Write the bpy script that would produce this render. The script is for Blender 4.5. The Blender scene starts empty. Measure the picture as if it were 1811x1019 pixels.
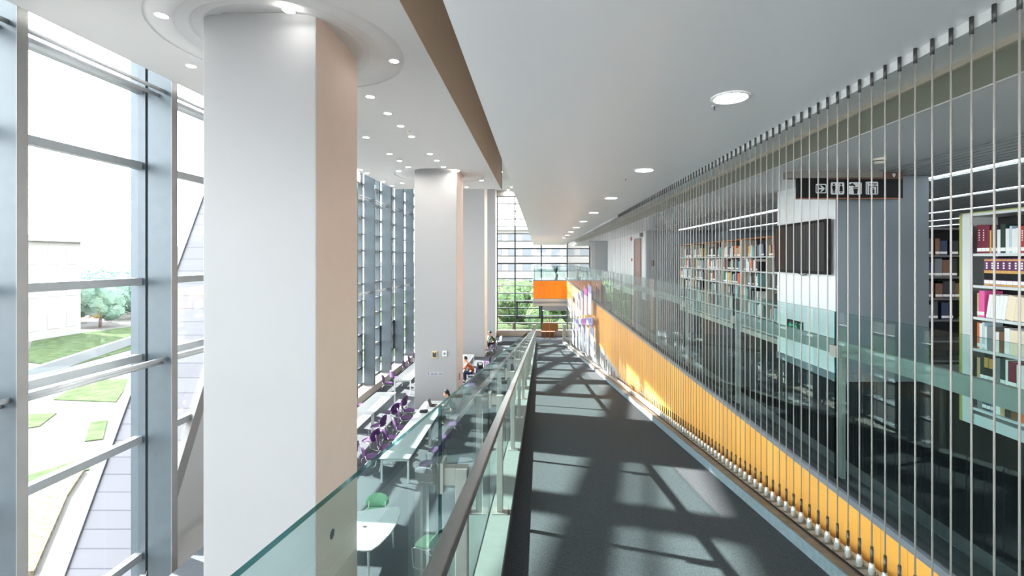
import bpy, bmesh, math, random
from mathutils import Vector, Matrix
random.seed(7)
PI = math.pi
S = bpy.context.scene
COL = S.collection
F, VX, VY, EYE = 820.0, 953.0, 458.0, 6.6      # focal length in pixels, vanishing point, eye height

# ------------------------------------------------------------------ helpers
def lin(r, g, b):
    def f(c):
        c /= 255.0
        return c / 12.92 if c <= 0.04045 else ((c + 0.055) / 1.055) ** 2.4
    return (f(r), f(g), f(b), 1.0)

def at(px, py, z):
    """point on the horizontal plane z that the photo shows at pixel px, py"""
    D = F * (EYE - z) / (py - VY)
    return ((px - VX) / F * D, D, z)

MATS = {}
def mat(name, col, rough=0.5, metal=0.0, spec=0.5, noise=0.0, nscale=20.0, bump=0.0, bscale=200.0, emit=None, estr=0.0, coat=0.0):
    if name in MATS: return MATS[name]
    m = bpy.data.materials.new(name); m.use_nodes = True
    nt = m.node_tree; b = nt.nodes['Principled BSDF']
    b.inputs['Base Color'].default_value = col
    b.inputs['Roughness'].default_value = rough
    b.inputs['Metallic'].default_value = metal
    b.inputs['Specular IOR Level'].default_value = spec
    if coat: b.inputs['Coat Weight'].default_value = coat
    if noise or bump:
        tc = nt.nodes.new('ShaderNodeTexCoord')
    if noise:
        n = nt.nodes.new('ShaderNodeTexNoise'); n.inputs['Scale'].default_value = nscale; n.inputs['Detail'].default_value = 5
        nt.links.new(tc.outputs['Object'], n.inputs['Vector'])
        mx = nt.nodes.new('ShaderNodeMix'); mx.data_type = 'RGBA'; mx.blend_type = 'MULTIPLY'
        mx.inputs[0].default_value = 1.0
        mx.inputs[6].default_value = col
        r = nt.nodes.new('ShaderNodeMapRange'); r.inputs[1].default_value = 0.3; r.inputs[2].default_value = 0.7
        r.inputs[3].default_value = 1 - noise; r.inputs[4].default_value = 1 + noise
        nt.links.new(n.outputs['Fac'], r.inputs[0]); nt.links.new(r.outputs[0], mx.inputs[7])
        nt.links.new(mx.outputs[2], b.inputs['Base Color'])
    if bump:
        n2 = nt.nodes.new('ShaderNodeTexNoise'); n2.inputs['Scale'].default_value = bscale
        nt.links.new(tc.outputs['Object'], n2.inputs['Vector'])
        bp = nt.nodes.new('ShaderNodeBump'); bp.inputs['Strength'].default_value = bump; bp.inputs['Distance'].default_value = 0.01
        nt.links.new(n2.outputs['Fac'], bp.inputs['Height']); nt.links.new(bp.outputs[0], b.inputs['Normal'])
    if emit:
        b.inputs['Emission Color'].default_value = emit; b.inputs['Emission Strength'].default_value = estr
    MATS[name] = m
    return m

def wave_mat(name, c1, c2, axis, scale, rough=0.45, lo=0.0, hi=0.12, bump=0.25, obj=True):
    """flat colour with thin darker grooves every 1/scale metres along an axis"""
    m = mat(name, c1, rough); nt = m.node_tree; b = nt.nodes['Principled BSDF']
    tc = nt.nodes.new('ShaderNodeTexCoord'); sp = nt.nodes.new('ShaderNodeSeparateXYZ')
    nt.links.new(tc.outputs['Object'], sp.inputs[0])
    mu = nt.nodes.new('ShaderNodeMath'); mu.operation = 'MULTIPLY'; mu.inputs[1].default_value = scale
    nt.links.new(sp.outputs[axis], mu.inputs[0])
    fr = nt.nodes.new('ShaderNodeMath'); fr.operation = 'FRACT'; nt.links.new(mu.outputs[0], fr.inputs[0])
    r = nt.nodes.new('ShaderNodeMapRange'); r.inputs[1].default_value = lo; r.inputs[2].default_value = hi
    nt.links.new(fr.outputs[0], r.inputs[0])
    n = nt.nodes.new('ShaderNodeTexNoise'); n.inputs['Scale'].default_value = 6
    fl = nt.nodes.new('ShaderNodeMath'); fl.operation = 'FLOOR'; nt.links.new(mu.outputs[0], fl.inputs[0])
    wn = nt.nodes.new('ShaderNodeTexWhiteNoise'); wn.noise_dimensions = '1D'; nt.links.new(fl.outputs[0], wn.inputs['W'])
    hv = nt.nodes.new('ShaderNodeHueSaturation'); hv.inputs['Color'].default_value = c1
    r2 = nt.nodes.new('ShaderNodeMapRange'); r2.inputs[3].default_value = 0.93; r2.inputs[4].default_value = 1.07
    nt.links.new(wn.outputs['Value'], r2.inputs[0]); nt.links.new(r2.outputs[0], hv.inputs['Value'])
    mx = nt.nodes.new('ShaderNodeMix'); mx.data_type = 'RGBA'
    nt.links.new(r.outputs[0], mx.inputs[0]); mx.inputs[6].default_value = c2
    nt.links.new(hv.outputs[0], mx.inputs[7]); nt.links.new(mx.outputs[2], b.inputs['Base Color'])
    bp = nt.nodes.new('ShaderNodeBump'); bp.inputs['Strength'].default_value = bump; bp.inputs['Distance'].default_value = 0.01
    nt.links.new(r.outputs[0], bp.inputs['Height']); nt.links.new(bp.outputs[0], b.inputs['Normal'])
    return m

def glass_mat(name, tint, ior=1.45, gloss=(0.95, 0.98, 1, 1), rough=0.0):
    m = bpy.data.materials.new(name); m.use_nodes = True; nt = m.node_tree
    for n in list(nt.nodes): nt.nodes.remove(n)
    out = nt.nodes.new('ShaderNodeOutputMaterial'); mix = nt.nodes.new('ShaderNodeMixShader')
    tr = nt.nodes.new('ShaderNodeBsdfTransparent'); tr.inputs[0].default_value = tint
    gl = nt.nodes.new('ShaderNodeBsdfGlossy'); gl.inputs['Color'].default_value = gloss; gl.inputs['Roughness'].default_value = rough
    lw = nt.nodes.new('ShaderNodeLayerWeight'); lw.inputs['Blend'].default_value = 0.5
    pw = nt.nodes.new('ShaderNodeMath'); pw.operation = 'POWER'; pw.inputs[1].default_value = 5.0
    fr = nt.nodes.new('ShaderNodeMath'); fr.operation = 'MULTIPLY_ADD'; f0 = ((ior-1)/(ior+1))**2
    fr.inputs[1].default_value = 0.92-f0; fr.inputs[2].default_value = f0
    nt.links.new(lw.outputs['Facing'], pw.inputs[0]); nt.links.new(pw.outputs[0], fr.inputs[0])
    nt.links.new(fr.outputs[0], mix.inputs[0]); nt.links.new(tr.outputs[0], mix.inputs[1]); nt.links.new(gl.outputs[0], mix.inputs[2])
    nt.links.new(mix.outputs[0], out.inputs[0])
    MATS[name] = m
    return m

class MB:
    """collects shapes; build() links them as ONE mesh object"""
    def __init__(s): s.v = []; s.f = []; s.m = []; s.sm = []
    def add(s, vs, fs, mi=0, smooth=False):
        o = len(s.v); s.v += [tuple(v) for v in vs]
        for f in fs: s.f.append([i + o for i in f]); s.m.append(mi); s.sm.append(smooth)
        return s
    def box(s, x0, x1, y0, y1, z0, z1, mi=0):
        vs = [(x0,y0,z0),(x1,y0,z0),(x1,y1,z0),(x0,y1,z0),(x0,y0,z1),(x1,y0,z1),(x1,y1,z1),(x0,y1,z1)]
        return s.add(vs, [(0,3,2,1),(4,5,6,7),(0,1,5,4),(1,2,6,5),(2,3,7,6),(3,0,4,7)], mi)
    def hexa(s, vs, mi=0):      # 8 corners in the order of box
        return s.add(vs, [(0,3,2,1),(4,5,6,7),(0,1,5,4),(1,2,6,5),(2,3,7,6),(3,0,4,7)], mi)
    def prism(s, poly, d, mi=0, smooth=False):   # poly: 3d points, d: extrude vector
        n = len(poly); a = [Vector(p) for p in poly]; d = Vector(d)
        vs = a + [p + d for p in a]
        s.add(vs, [tuple(range(n))[::-1], tuple(range(n, 2*n))], mi)
        o = len(s.v) - 2*n
        for i in range(n):
            j = (i+1) % n; s.f.append([o+i, o+j, o+n+j, o+n+i]); s.m.append(mi); s.sm.append(smooth)
        return s
    def tube(s, pts, r, n=8, mi=0, caps=True):
        pts = [Vector(p) for p in pts]; k = len(pts); vs = []
        rs = r if isinstance(r, (list, tuple)) else [r]*k
        ref = None
        for i, p in enumerate(pts):
            t = (pts[min(i+1,k-1)] - pts[max(i-1,0)]).normalized()
            if ref is None:
                ref = Vector((0,0,1)) if abs(t.z) < 0.9 else Vector((1,0,0))
            u = t.cross(ref)
            if u.length < 1e-5: u = t.cross(Vector((0,1,0)))
            u.normalize(); w = t.cross(u).normalized(); ref = u.cross(t)
            if ref.length > 1e-6: ref = -ref if ref.dot(w) * 0 > 1 else ref
            ref = Vector((0,0,1)) if abs(t.z) < 0.9 else Vector((1,0,0))
            for j in range(n):
                a = 2*PI*j/n; vs.append(p + (u*math.cos(a) + w*math.sin(a))*rs[i])
        fs = []
        for i in range(k-1):
            for j in range(n):
                fs.append((i*n+j, i*n+(j+1)%n, (i+1)*n+(j+1)%n, (i+1)*n+j))
        s.add(vs, fs, mi, True)
        if caps:
            o = len(s.v) - len(vs)
            s.f.append([o+j for j in range(n)][::-1]); s.m.append(mi); s.sm.append(False)
            s.f.append([o+(k-1)*n+j for j in range(n)]); s.m.append(mi); s.sm.append(False)
        return s
    def lathe(s, prof, n=24, c=(0,0,0), mi=0, smooth=True):   # prof [(r,z)]
        vs = []
        for r, z in prof:
            for j in range(n):
                a = 2*PI*j/n; vs.append((c[0]+r*math.cos(a), c[1]+r*math.sin(a), c[2]+z))
        fs = []
        for i in range(len(prof)-1):
            for j in range(n):
                fs.append((i*n+j, i*n+(j+1)%n, (i+1)*n+(j+1)%n, (i+1)*n+j))
        return s.add(vs, fs, mi, smooth)
    def disc(s, r, n=24, c=(0,0,0), mi=0):
        return s.add([(c[0]+r*math.cos(2*PI*j/n), c[1]+r*math.sin(2*PI*j/n), c[2]) for j in range(n)], [tuple(range(n))], mi)
    def mesh(s, name, mats):
        me = bpy.data.meshes.new(name)
        me.from_pydata([tuple(v) for v in s.v], [], s.f); me.update()
        for m in (mats if isinstance(mats, (list, tuple)) else [mats]): me.materials.append(m)
        me.polygons.foreach_set('material_index', s.m); me.polygons.foreach_set('use_smooth', s.sm)
        bm = bmesh.new(); bm.from_mesh(me); bmesh.ops.recalc_face_normals(bm, faces=bm.faces); bm.to_mesh(me); bm.free()
        return me
    def build(s, name, mats, parent=None, bevel=0, loc=None, rz=0.0, seg=2):
        """no parent and no loc: world coordinates, re-based to its own foot. parent: coordinates in the parent's space"""
        if parent is None and loc is None:
            xs = [v[0] for v in s.v]; ys = [v[1] for v in s.v]; zs = [v[2] for v in s.v]
            loc = ((min(xs)+max(xs))/2, (min(ys)+max(ys))/2, min(zs))
            s.v = [(v[0]-loc[0], v[1]-loc[1], v[2]-loc[2]) for v in s.v]
        o = bpy.data.objects.new(name, s.mesh(name, mats)); COL.objects.link(o)
        if parent is not None: o.parent = parent
        if loc is not None: o.location = loc
        o.rotation_euler[2] = rz
        if bevel:
            b = o.modifiers.new('bevel', 'BEVEL'); b.width = bevel; b.segments = seg; b.limit_method = 'ANGLE'
        return o
    def off(s, loc):     # world coordinates -> space of a thing that stands at loc
        s.v = [(v[0]-loc[0], v[1]-loc[1], v[2]-loc[2]) for v in s.v]; return s

def tag(o, label=None, cat=None, group=None, kind=None):
    if label: o['label'] = label
    if cat: o['category'] = cat
    if group: o['group'] = group
    if kind: o['kind'] = kind
    return o
def thing(name, label, cat, loc=(0,0,0), rz=0.0, group=None):
    o = bpy.data.objects.new(name, None); COL.objects.link(o)
    o.location = loc; o.rotation_euler[2] = rz; o.empty_display_size = 0.2
    return tag(o, label, cat, group)
def root_struct(name, loc=(0,0,0)):
    o = bpy.data.objects.new(name, None); COL.objects.link(o); o.location = loc; o['kind'] = 'structure'; return o
def struct(name, mb, mats, **k): return tag(mb.build(name, mats, **k), kind='structure')
def kids(o): return KIDS.get(o.name, [])
KIDS = {}
def dup(root, loc, rz=0.0, label=None, group=None):
    """copy of a thing with copies of its parts and their sub-parts"""
    r = root.copy(); COL.objects.link(r); r.location = loc; r.rotation_euler[2] = rz
    if label: r['label'] = label
    if group: r['group'] = group
    for ch in list(root.children):
        c = ch.copy(); COL.objects.link(c); c.parent = r
        for g in list(ch.children):
            d = g.copy(); COL.objects.link(d); d.parent = c
    return r
ORD = ['first','second','third','fourth','fifth','sixth','seventh','eighth','ninth','tenth','eleventh','twelfth','thirteenth',
       'fourteenth','fifteenth','sixteenth','seventeenth','eighteenth','nineteenth','twentieth']
def ordn(i):   # 0-based
    if i < 20: return ORD[i]
    tens = {2:'twenty',3:'thirty',4:'forty',5:'fifty',6:'sixty'}; tt = {2:'twentieth',3:'thirtieth',4:'fortieth',5:'fiftieth',6:'sixtieth'}
    n = i + 1; t, u = n // 10, n % 10
    return tt[t] if u == 0 else tens[t] + '-' + ORD[u-1]

# ------------------------------------------------------------------ materials
M_white   = mat('white_plaster', lin(171,172,173), 0.6, noise=0.006, nscale=3)
M_ceil    = mat('ceiling_paint', lin(246,249,252), 0.38, noise=0.01, nscale=2)
M_hceil   = mat('hall_ceiling_paint', lin(202,202,201), 0.6)
M_peach   = mat('peach_side', lin(230,208,192), 0.6, noise=0.015, nscale=3)  # peach tone, on the right-hand faces of the hall columns only
M_tan     = mat('tan_fascia', lin(206,176,146), 0.6, noise=0.02, nscale=2)  # one even tan over the fascia
M_steel   = mat('painted_steel', lin(74,85,92), 0.42, 0.25, noise=0.06, nscale=4)
M_edgepl  = mat('light_edge_plate', lin(122,121,120), 0.45, 0.1, noise=0.05, nscale=3)  # sunlit fin edges put into a paler steel; also the slanted trim
M_rod     = mat('tie_rod_steel', lin(176,178,180), 0.4, 0.2)
M_alu     = mat('aluminium', lin(142,147,150), 0.4, 0.2, noise=0.03, nscale=5)
M_dark    = mat('dark_gasket', lin(38,44,48), 0.6)
M_dframe  = mat('dark_window_frame', lin(62,70,76), 0.45, 0.2)
M_carpet  = mat('charcoal_carpet', lin(72,75,79), 0.95, spec=0.1, noise=0.35, nscale=120, bump=0.5, bscale=400)
M_carpet2 = mat('hall_carpet', lin(86,90,95), 0.95, spec=0.1, noise=0.22, nscale=60, bump=0.3, bscale=200)
M_lcarpet = mat('library_carpet', lin(28,33,37), 0.95, spec=0.05, noise=0.2, nscale=60)
M_stone   = mat('grey_stone', lin(122,134,142), 0.55, noise=0.12, nscale=25)
M_pstone  = mat('pale_green_stone', lin(88,97,94), 0.5, noise=0.08, nscale=12)
M_ledge   = mat('cream_stone', lin(172,164,154), 0.5, noise=0.05, nscale=8)
M_rust    = mat('brown_metal_strip', lin(120,104,88), 0.4, 0.5, noise=0.3, nscale=14)
M_marble  = mat('white_marble_strip', lin(176,174,171), 0.4, noise=0.05, nscale=15)
M_orange  = wave_mat('orange_panelling', lin(246,176,80), lin(206,138,56), 1, 5.0, lo=0.0, hi=0.04)
M_orangeb = wave_mat('orange_panelling_front', lin(232,136,8), lin(196,112,8), 0, 5.0, lo=0.0, hi=0.04)
M_chan    = mat('grey_channel', lin(140,147,158), 0.4, 0.4)
M_brushed = mat('brushed_steel', lin(176,178,172), 0.32, 0.75, noise=0.05, nscale=30)
M_rail    = mat('grey_rail_steel', lin(108,106,106), 0.32, 0.6, noise=0.06, nscale=30)
M_chrome  = mat('chrome', lin(225,228,230), 0.12, 1.0)
M_rope    = mat('steel_rope', lin(158,153,149), 0.4, 0.3, bump=0.25, bscale=900)
M_sleeve  = mat('sleeve_steel', lin(84,84,84), 0.4, 0.6)
M_lwhite  = mat('library_white_paint', lin(242,245,247), 0.55)
M_grey    = mat('grey_wall_paint', lin(122,134,142), 0.6, noise=0.02, nscale=3)
M_olive   = mat('olive_fascia', lin(146,150,134), 0.3, noise=0.03, nscale=2)
M_beige   = mat('beige_edge', lin(214,204,186), 0.5)
M_black   = mat('black_plastic', lin(13,14,16), 0.5, spec=0.25)
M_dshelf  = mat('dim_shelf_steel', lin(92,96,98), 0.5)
M_void    = mat('black_void', lin(24,26,28), 0.9)
M_slat    = mat('slat_grey', lin(186,194,198), 0.5)
M_screen  = mat('tv_screen', lin(12,13,20), 0.03, spec=0.7)
M_light   = mat('lamp_lens', lin(255,252,246), 0.4, emit=(1,0.97,0.92,1), estr=14.0)
M_led     = mat('led_strip', lin(255,255,255), 0.4, emit=(0.92,0.97,1,1), estr=5.0)
M_ring    = mat('lamp_trim', lin(236,238,240), 0.35)
M_wood    = mat('door_wood', lin(140,80,48), 0.45, noise=0.15, nscale=9)
M_ewood   = mat('easel_wood', lin(176,112,60), 0.5, noise=0.12, nscale=12)
M_board   = mat('brown_board', lin(150,98,50), 0.6, noise=0.08, nscale=8)
M_purple  = mat('purple_upholstery', lin(86,52,104), 0.6, noise=0.06, nscale=30)
M_purple2 = mat('purple_shell', lin(96,62,110), 0.4)
M_green   = mat('green_seat', lin(112,166,130), 0.5)
M_greenrim= mat('pale_rim', lin(232,240,234), 0.4)
M_table   = mat('table_laminate', lin(190,195,196), 0.28)
M_edge    = mat('table_edge', lin(130,138,142), 0.4)
M_tleg    = mat('table_leg_paint', lin(222,228,226), 0.35)
M_wmetal  = mat('white_steel', lin(228,231,232), 0.4)
M_shelf   = mat('shelf_steel', lin(206,212,212), 0.4)
M_shelfb  = mat('shelf_beige', lin(204,196,182), 0.45)
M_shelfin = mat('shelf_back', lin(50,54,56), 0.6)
M_ylw     = mat('yellow_green_edge', lin(160,166,92), 0.4)
M_paper   = mat('book_pages', lin(236,230,216), 0.8)
M_sticker = mat('book_sticker', lin(240,240,238), 0.6)
M_gold    = mat('book_gold', lin(206,160,84), 0.4, 0.3)
M_ink     = mat('navy_ink', lin(40,44,84), 0.6)
M_red     = mat('red_plastic', lin(176,44,36), 0.4)
M_exit    = mat('exit_green', lin(24,150,100), 0.4, emit=(0.03,0.6,0.36,1), estr=0.16)
M_beigeb  = mat('beige_box', lin(226,200,150), 0.5)
M_skin    = mat('skin', lin(214,160,128), 0.55)
M_hair    = mat('black_hair', lin(22,20,22), 0.5)
M_olivec  = mat('olive_cloth', lin(66,92,62), 0.85)
M_darkc   = mat('dark_cloth', lin(30,32,40), 0.85)
M_jean    = mat('jean_cloth', lin(46,60,92), 0.85)
M_wcloth  = mat('white_cloth', lin(232,234,236), 0.85)
M_leaf    = mat('tree_leaf', lin(70,90,60), 0.7, spec=0.0, noise=0.35, nscale=2.0)
M_leaf2   = mat('tree_leaf_pale', lin(92,114,74), 0.7, spec=0.0, noise=0.3, nscale=2.0)
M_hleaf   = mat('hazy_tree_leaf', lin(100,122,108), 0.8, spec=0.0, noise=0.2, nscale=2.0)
M_trunk   = mat('tree_trunk', lin(112,98,84), 0.9)
M_lawn    = mat('lawn_grass', lin(62,72,52), 0.9, spec=0.0, noise=0.3, nscale=1.2)
M_pave    = mat('pale_paving', lin(90,88,86), 0.9, spec=0.0, noise=0.08, nscale=0.4)
M_bed     = mat('flower_bed', lin(98,92,76), 0.9, spec=0.0, noise=0.5, nscale=6)
M_bldg    = mat('pale_building', lin(116,114,111), 0.8, noise=0.02, nscale=1)
M_bwin    = mat('building_window', lin(80,86,92), 0.4)
M_broof   = mat('building_roof', lin(124,120,118), 0.8)
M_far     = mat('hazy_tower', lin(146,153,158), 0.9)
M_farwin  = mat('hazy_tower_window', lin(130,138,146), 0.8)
M_lilac   = mat('lilac_board', lin(134,138,178), 0.5)
M_pink    = mat('pink_board', lin(190,92,164), 0.5)
M_wboard  = mat('white_board', lin(186,188,198), 0.5)
M_tile    = None
G_pane = glass_mat('window_glass', (0.97, 0.985, 0.985, 1), 1.40)
G_rail = glass_mat('railing_glass', (0.81, 0.905, 0.895, 1), 1.42)
G_edge = glass_mat('railing_glass_edge', (0.06, 0.22, 0.23, 1), 1.5, gloss=(0.45, 0.72, 0.70, 1), rough=0.08)

# ------------------------------------------------------------------ shell levels
SL = 0.137                                   # ramp slope
RX0, RX1 = -0.2055, 1.745
def rz(D): return EYE - 1.52 - SL*max(D, 0.0) if D < 34.9 else 0.30
LIB = EYE - 1.55                             # library floor
CEIL = EYE + 1.046                           # walkway ceiling
HC = EYE + 3.83                              # hall ceiling
UC = 12.2                                    # upper ceiling
FRONT, END = -6.0, 38.0
GX = -8.85                                   # glazing plane on the left

# ------------------------------------------------------------------ floors
m = MB(); m.box(-7.7, 9, FRONT, 13.1, -0.3, 0.0); m.box(-9.05, 9, 13.1, 35.5, -0.3, 0.0); struct('floor', m, M_carpet2)
m = MB(); m.box(-9.05, 4.2, 35.5, END, -0.3, 0.30); m.box(-0.55, 2.2, 34.885, 35.499, -0.29, 0.30); struct('floor_platform', m, M_carpet2)
# library floor slab with stone edge
m = MB(); m.box(2.36, 14.4, -3.4, 27.0, LIB-0.35, LIB); m.box(2.36, 4.0, 27.0, END, LIB-0.35, LIB); struct('floor_library', m, M_lcarpet)
m = MB(); m.box(2.0505, 2.24, -3.4, END, LIB-0.35, LIB-0.002, 1); m.box(2.24, 2.36, -3.4, END, LIB-0.35, LIB+0.003, 0); struct('trim_1', m, [mat('dark_edge_stone', lin(62,70,76), 0.5), mat('edge_carpet', lin(44,50,54), 0.9)])
m = MB(); m.box(2.4, 14.4, -3.4, 27.0, LIB-0.42, LIB-0.351); m.box(2.4, 4.0, 27.0, END, LIB-0.42, LIB-0.351); struct('ceiling_lower', m, M_white)
# ramp: carpet deck and slab
m = MB()
def sloped(m, x0, x1, D0, D1, a, b, mi=0):      # slab following the ramp, from a to b above the deck
    r0, r1 = rz(D0), (EYE-1.52-SL*D1)
    m.hexa([(x0,D0,r0+a),(x1,D0,r0+a),(x1,D1,r1+a),(x0,D1,r1+a),(x0,D0,r0+b),(x1,D0,r0+b),(x1,D1,r1+b),(x0,D1,r1+b)], mi)
sloped(m, RX0, RX1, 0.0, 34.88, -0.06, 0.0); m.box(RX0, RX1, -4, 0, EYE-1.58, EYE-1.52)
struct('floor_ramp', m, M_carpet)
m = MB(); sloped(m, -0.36, 2.0, 0.0, 34.2, -0.34, -0.062); m.box(-0.36, 2.0, -4, 0, EYE-1.86, EYE-1.582)
struct('ramp_slab', m, M_white)
m = MB(); sloped(m, -0.365, -0.212, 0.0, 34.6, -0.06, 0.10, 0); sloped(m, -0.2118, -0.206, 0.0, 34.6, -0.06, 0.097, 1); m.box(-0.365, -0.206, -4, 0, EYE-1.58, EYE-1.42, 0)
struct('trim_2', m, [M_pstone, M_dark])
m = MB(); sloped(m, RX1, 1.80, 0.0, 34.6, -0.06, 0.085, 0)
sloped(m, 1.752, 1.815, 0.0, 34.6, 0.0852, 0.094, 1); sloped(m, 1.80, 1.96, 0.0, 34.6, -0.06, 0.089, 2)
sloped(m, 1.815, 1.822, 0.0, 34.6, 0.0892, 0.104, 3)
sloped(m, RX1, 1.96, -0.01, 0.0, -0.06, 0.08, 0)
struct('trim_3', m, [M_stone, M_rust, M_marble, M_black])

# ------------------------------------------------------------------ orange panelled edge of the library floor
OX = 2.05
m = MB(); m.box(OX-0.02, OX-0.001, -3.4, 33.7, EYE-2.89, EYE-1.60); struct('wall_orange_panel', m, M_orange)
m = MB(); m.box(OX-0.028, OX+0.0, -3.4, 33.7, EYE-1.60, EYE-1.558); struct('trim_4', m, M_chan)
m = MB(); m.box(OX+0.0, OX+0.2, -3.4, 33.7, EYE-2.95, LIB-0.36); struct('wall_orange_backing', m, M_white)
# white beams below the panel, seen past the ramp
m = MB(); m.box(2.05, 2.3, 7.0, 33.7, EYE-3.5, EYE-2.951); struct('trim_5', m, M_white)
m = MB()
for i in range(30):
    D = 10.0 + i*0.5; m.box(2.03, 2.049, D, D+0.08, EYE-3.42, EYE-3.05)
struct('trim_6', m, M_alu)
m = MB(); m.box(3.2, 3.4, 4.0, END, 0.0, LIB-0.421); struct('wall_lower', m, M_white)

# ------------------------------------------------------------------ ceilings
m = MB(); m.box(-0.388, 1.885, -4, 34.4, CEIL, CEIL+0.4); struct('ceiling', m, M_ceil)
m = MB(); m.box(1.8855, 1.90, -4, 34.4, CEIL-0.049, CEIL+0.02); struct('trim_7', m, M_wmetal)
m = MB(); m.box(1.9005, 3.0, -4, 34.4, EYE+1.276, EYE+1.5); struct('ceiling_recess', m, M_ceil)
m = MB(); m.box(2.70, 2.73, -4, 34.4, EYE+1.235, EYE+1.2755); struct('trim_8', m, M_beige)
m = MB(); m.box(2.73, 2.78, -4, 34.4, EYE+1.056, EYE+1.2755); struct('wall_bulkhead', m, M_olive)
m = MB(); m.box(2.722, 2.735, -4, 34.4, EYE+1.046, EYE+1.0555); struct('trim_9', m, M_wmetal)
m = MB(); m.box(2.7355, 4.06, -4, END, EYE+1.05, EYE+1.0555+0.0); m.box(2.79, 4.06, -4, END, EYE+1.056, EYE+1.25)
struct('ceiling_library', m, M_ceil)
m = MB(); m.box(4.0, 14.4, -4, 17.3, EYE+1.55, EYE+1.7); m.box(4.061, 4.09, -4, 17.2, EYE+1.06, EYE+1.55)
struct('ceiling_void', m, M_void)
m = MB()
x = 4.14
while x < 13.5:
    if min(abs(x - l) for l in (5.15, 7.0, 9.0, 10.9, 12.8)) > 0.08:
        m.box(x, x+0.025, -3.4, 17.15, EYE+1.05, EYE+1.15)
    x += 0.125
struct('ceiling_slats', m, M_slat)
# upper floor above the walkway, roof
m = MB(); m.box(-0.33, -0.15, -4, 34.4, CEIL+0.401, UC); struct('wall_upper', m, M_white)
m = MB(); m.box(-9.3, 14.6, FRONT, END+0.2, UC, UC+0.3); struct('ceiling_upper', m, M_hceil)

# hall ceiling with stepped round recesses round the columns
COLW = [(-5.45, -3.62, 7.53, 9.25), (-5.47, -3.62, 20.4, 22.15), (-5.5, -3.66, 31.2, 32.9)]
def ceiling_with_holes(name, x0, x1, y0, y1, z, th, holes, R, matr):
    m = MB(); q = R + 0.25; n = 96
    ys = y0
    for (cx, cy) in holes:
        m.box(x0, x1, ys, cy-q, z, z+th)
        m.box(x0, cx-q, cy-q, cy+q, z, z+th); m.box(cx+q, x1, cy-q, cy+q, z, z+th)
        ring = []; sq = []
        for j in range(n):
            a = 2*PI*(j+0.5)/n; c, s_ = math.cos(a), math.sin(a); k = q/max(abs(c), abs(s_))
            ring.append((cx+R*c, cy+R*s_, z)); sq.append((cx+k*c, cy+k*s_, z))
        cs = [((cx+q, cy+q, z)), ((cx-q, cy+q, z)), ((cx-q, cy-q, z)), ((cx+q, cy-q, z))]
        m.add(ring+sq, [(j, (j+1)%n, n+(j+1)%n, n+j) for j in range(n)])
        for cidx, ang in enumerate((0.25, 0.75, 1.25, 1.75)):
            j = int(round(ang*PI/(2*PI)*n - 0.5 - 0.5)) % n
            m.add([sq[j], cs[cidx], sq[(j+1)%n]], [(0,1,2)])
        ys = cy+q
    m.box(x0, x1, ys, y1, z, z+th)
    return struct(name, m, matr, loc=(0,0,0))
RR = 2.02
holes = [((a+b)/2, (c+d)/2) for a, b, c, d in COLW]
ceiling_with_holes('ceiling_hall', -7.9, -2.07, FRONT, 25.4, HC, 0.14, holes[:2], RR, M_hceil)
for (cx, cy), z in ((holes[0], HC), (holes[1], HC)):
    m = MB()
    prof = [(RR,0),(RR,0.02),(RR-0.03,0.025),(RR-0.05,0.0),(1.68,0.0),(1.64,0.012),(1.60,0.035),(1.46,0.04),(1.42,0.055),(1.39,0.08),
            (1.28,0.085),(1.24,0.10),(1.20,0.13),(1.08,0.14),(1.04,0.17),(0.3,0.18)]
    m.lathe(prof, 96); m.v = [(v[0], v[1], v[2]) for v in m.v]
    struct('trim_10' if cy < 15 else 'trim_11', m, M_hceil, loc=(cx, cy, z))
m = MB(); m.box(-7.9, -7.82, 14.6, 20.3, HC-0.48, HC-0.001); struct('added_sun_baffle', m, M_hceil)  # added box, out of sight, keeps the sun off the orange panels
m = MB(); m.box(-2.069, -2.062, FRONT, 25.4, HC, UC); struct('wall_fascia', m, M_tan)
m = MB(); m.box(-7.9, -2.02, 25.401, 25.45, HC, UC); struct('wall_fascia_end', m, M_white)
# raised round moulding on the upper ceiling round the far column
m = MB(); cx, cy = holes[2]
m.lathe([(2.0,0.0),(2.0,-0.05),(1.92,-0.05),(1.92,0.0)], 64); m.lathe([(1.6,0.0),(1.6,-0.06),(1.3,-0.06),(1.3,0.0)], 64)
struct('trim_12', m, M_hceil, loc=(cx, cy, UC))

# ------------------------------------------------------------------ columns
for i, (x0, x1, y0, y1) in enumerate(COLW):
    top = (HC+0.175) if i < 2 else UC
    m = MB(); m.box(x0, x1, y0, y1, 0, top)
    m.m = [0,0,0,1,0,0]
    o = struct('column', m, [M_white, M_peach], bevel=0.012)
m = MB(); m.box(-5.4, -3.44, 36.6, 37.9, 0.3, UC); m.m = [0,0,0,1,0,0]; struct('column', m, [M_white, M_peach], bevel=0.012)

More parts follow.
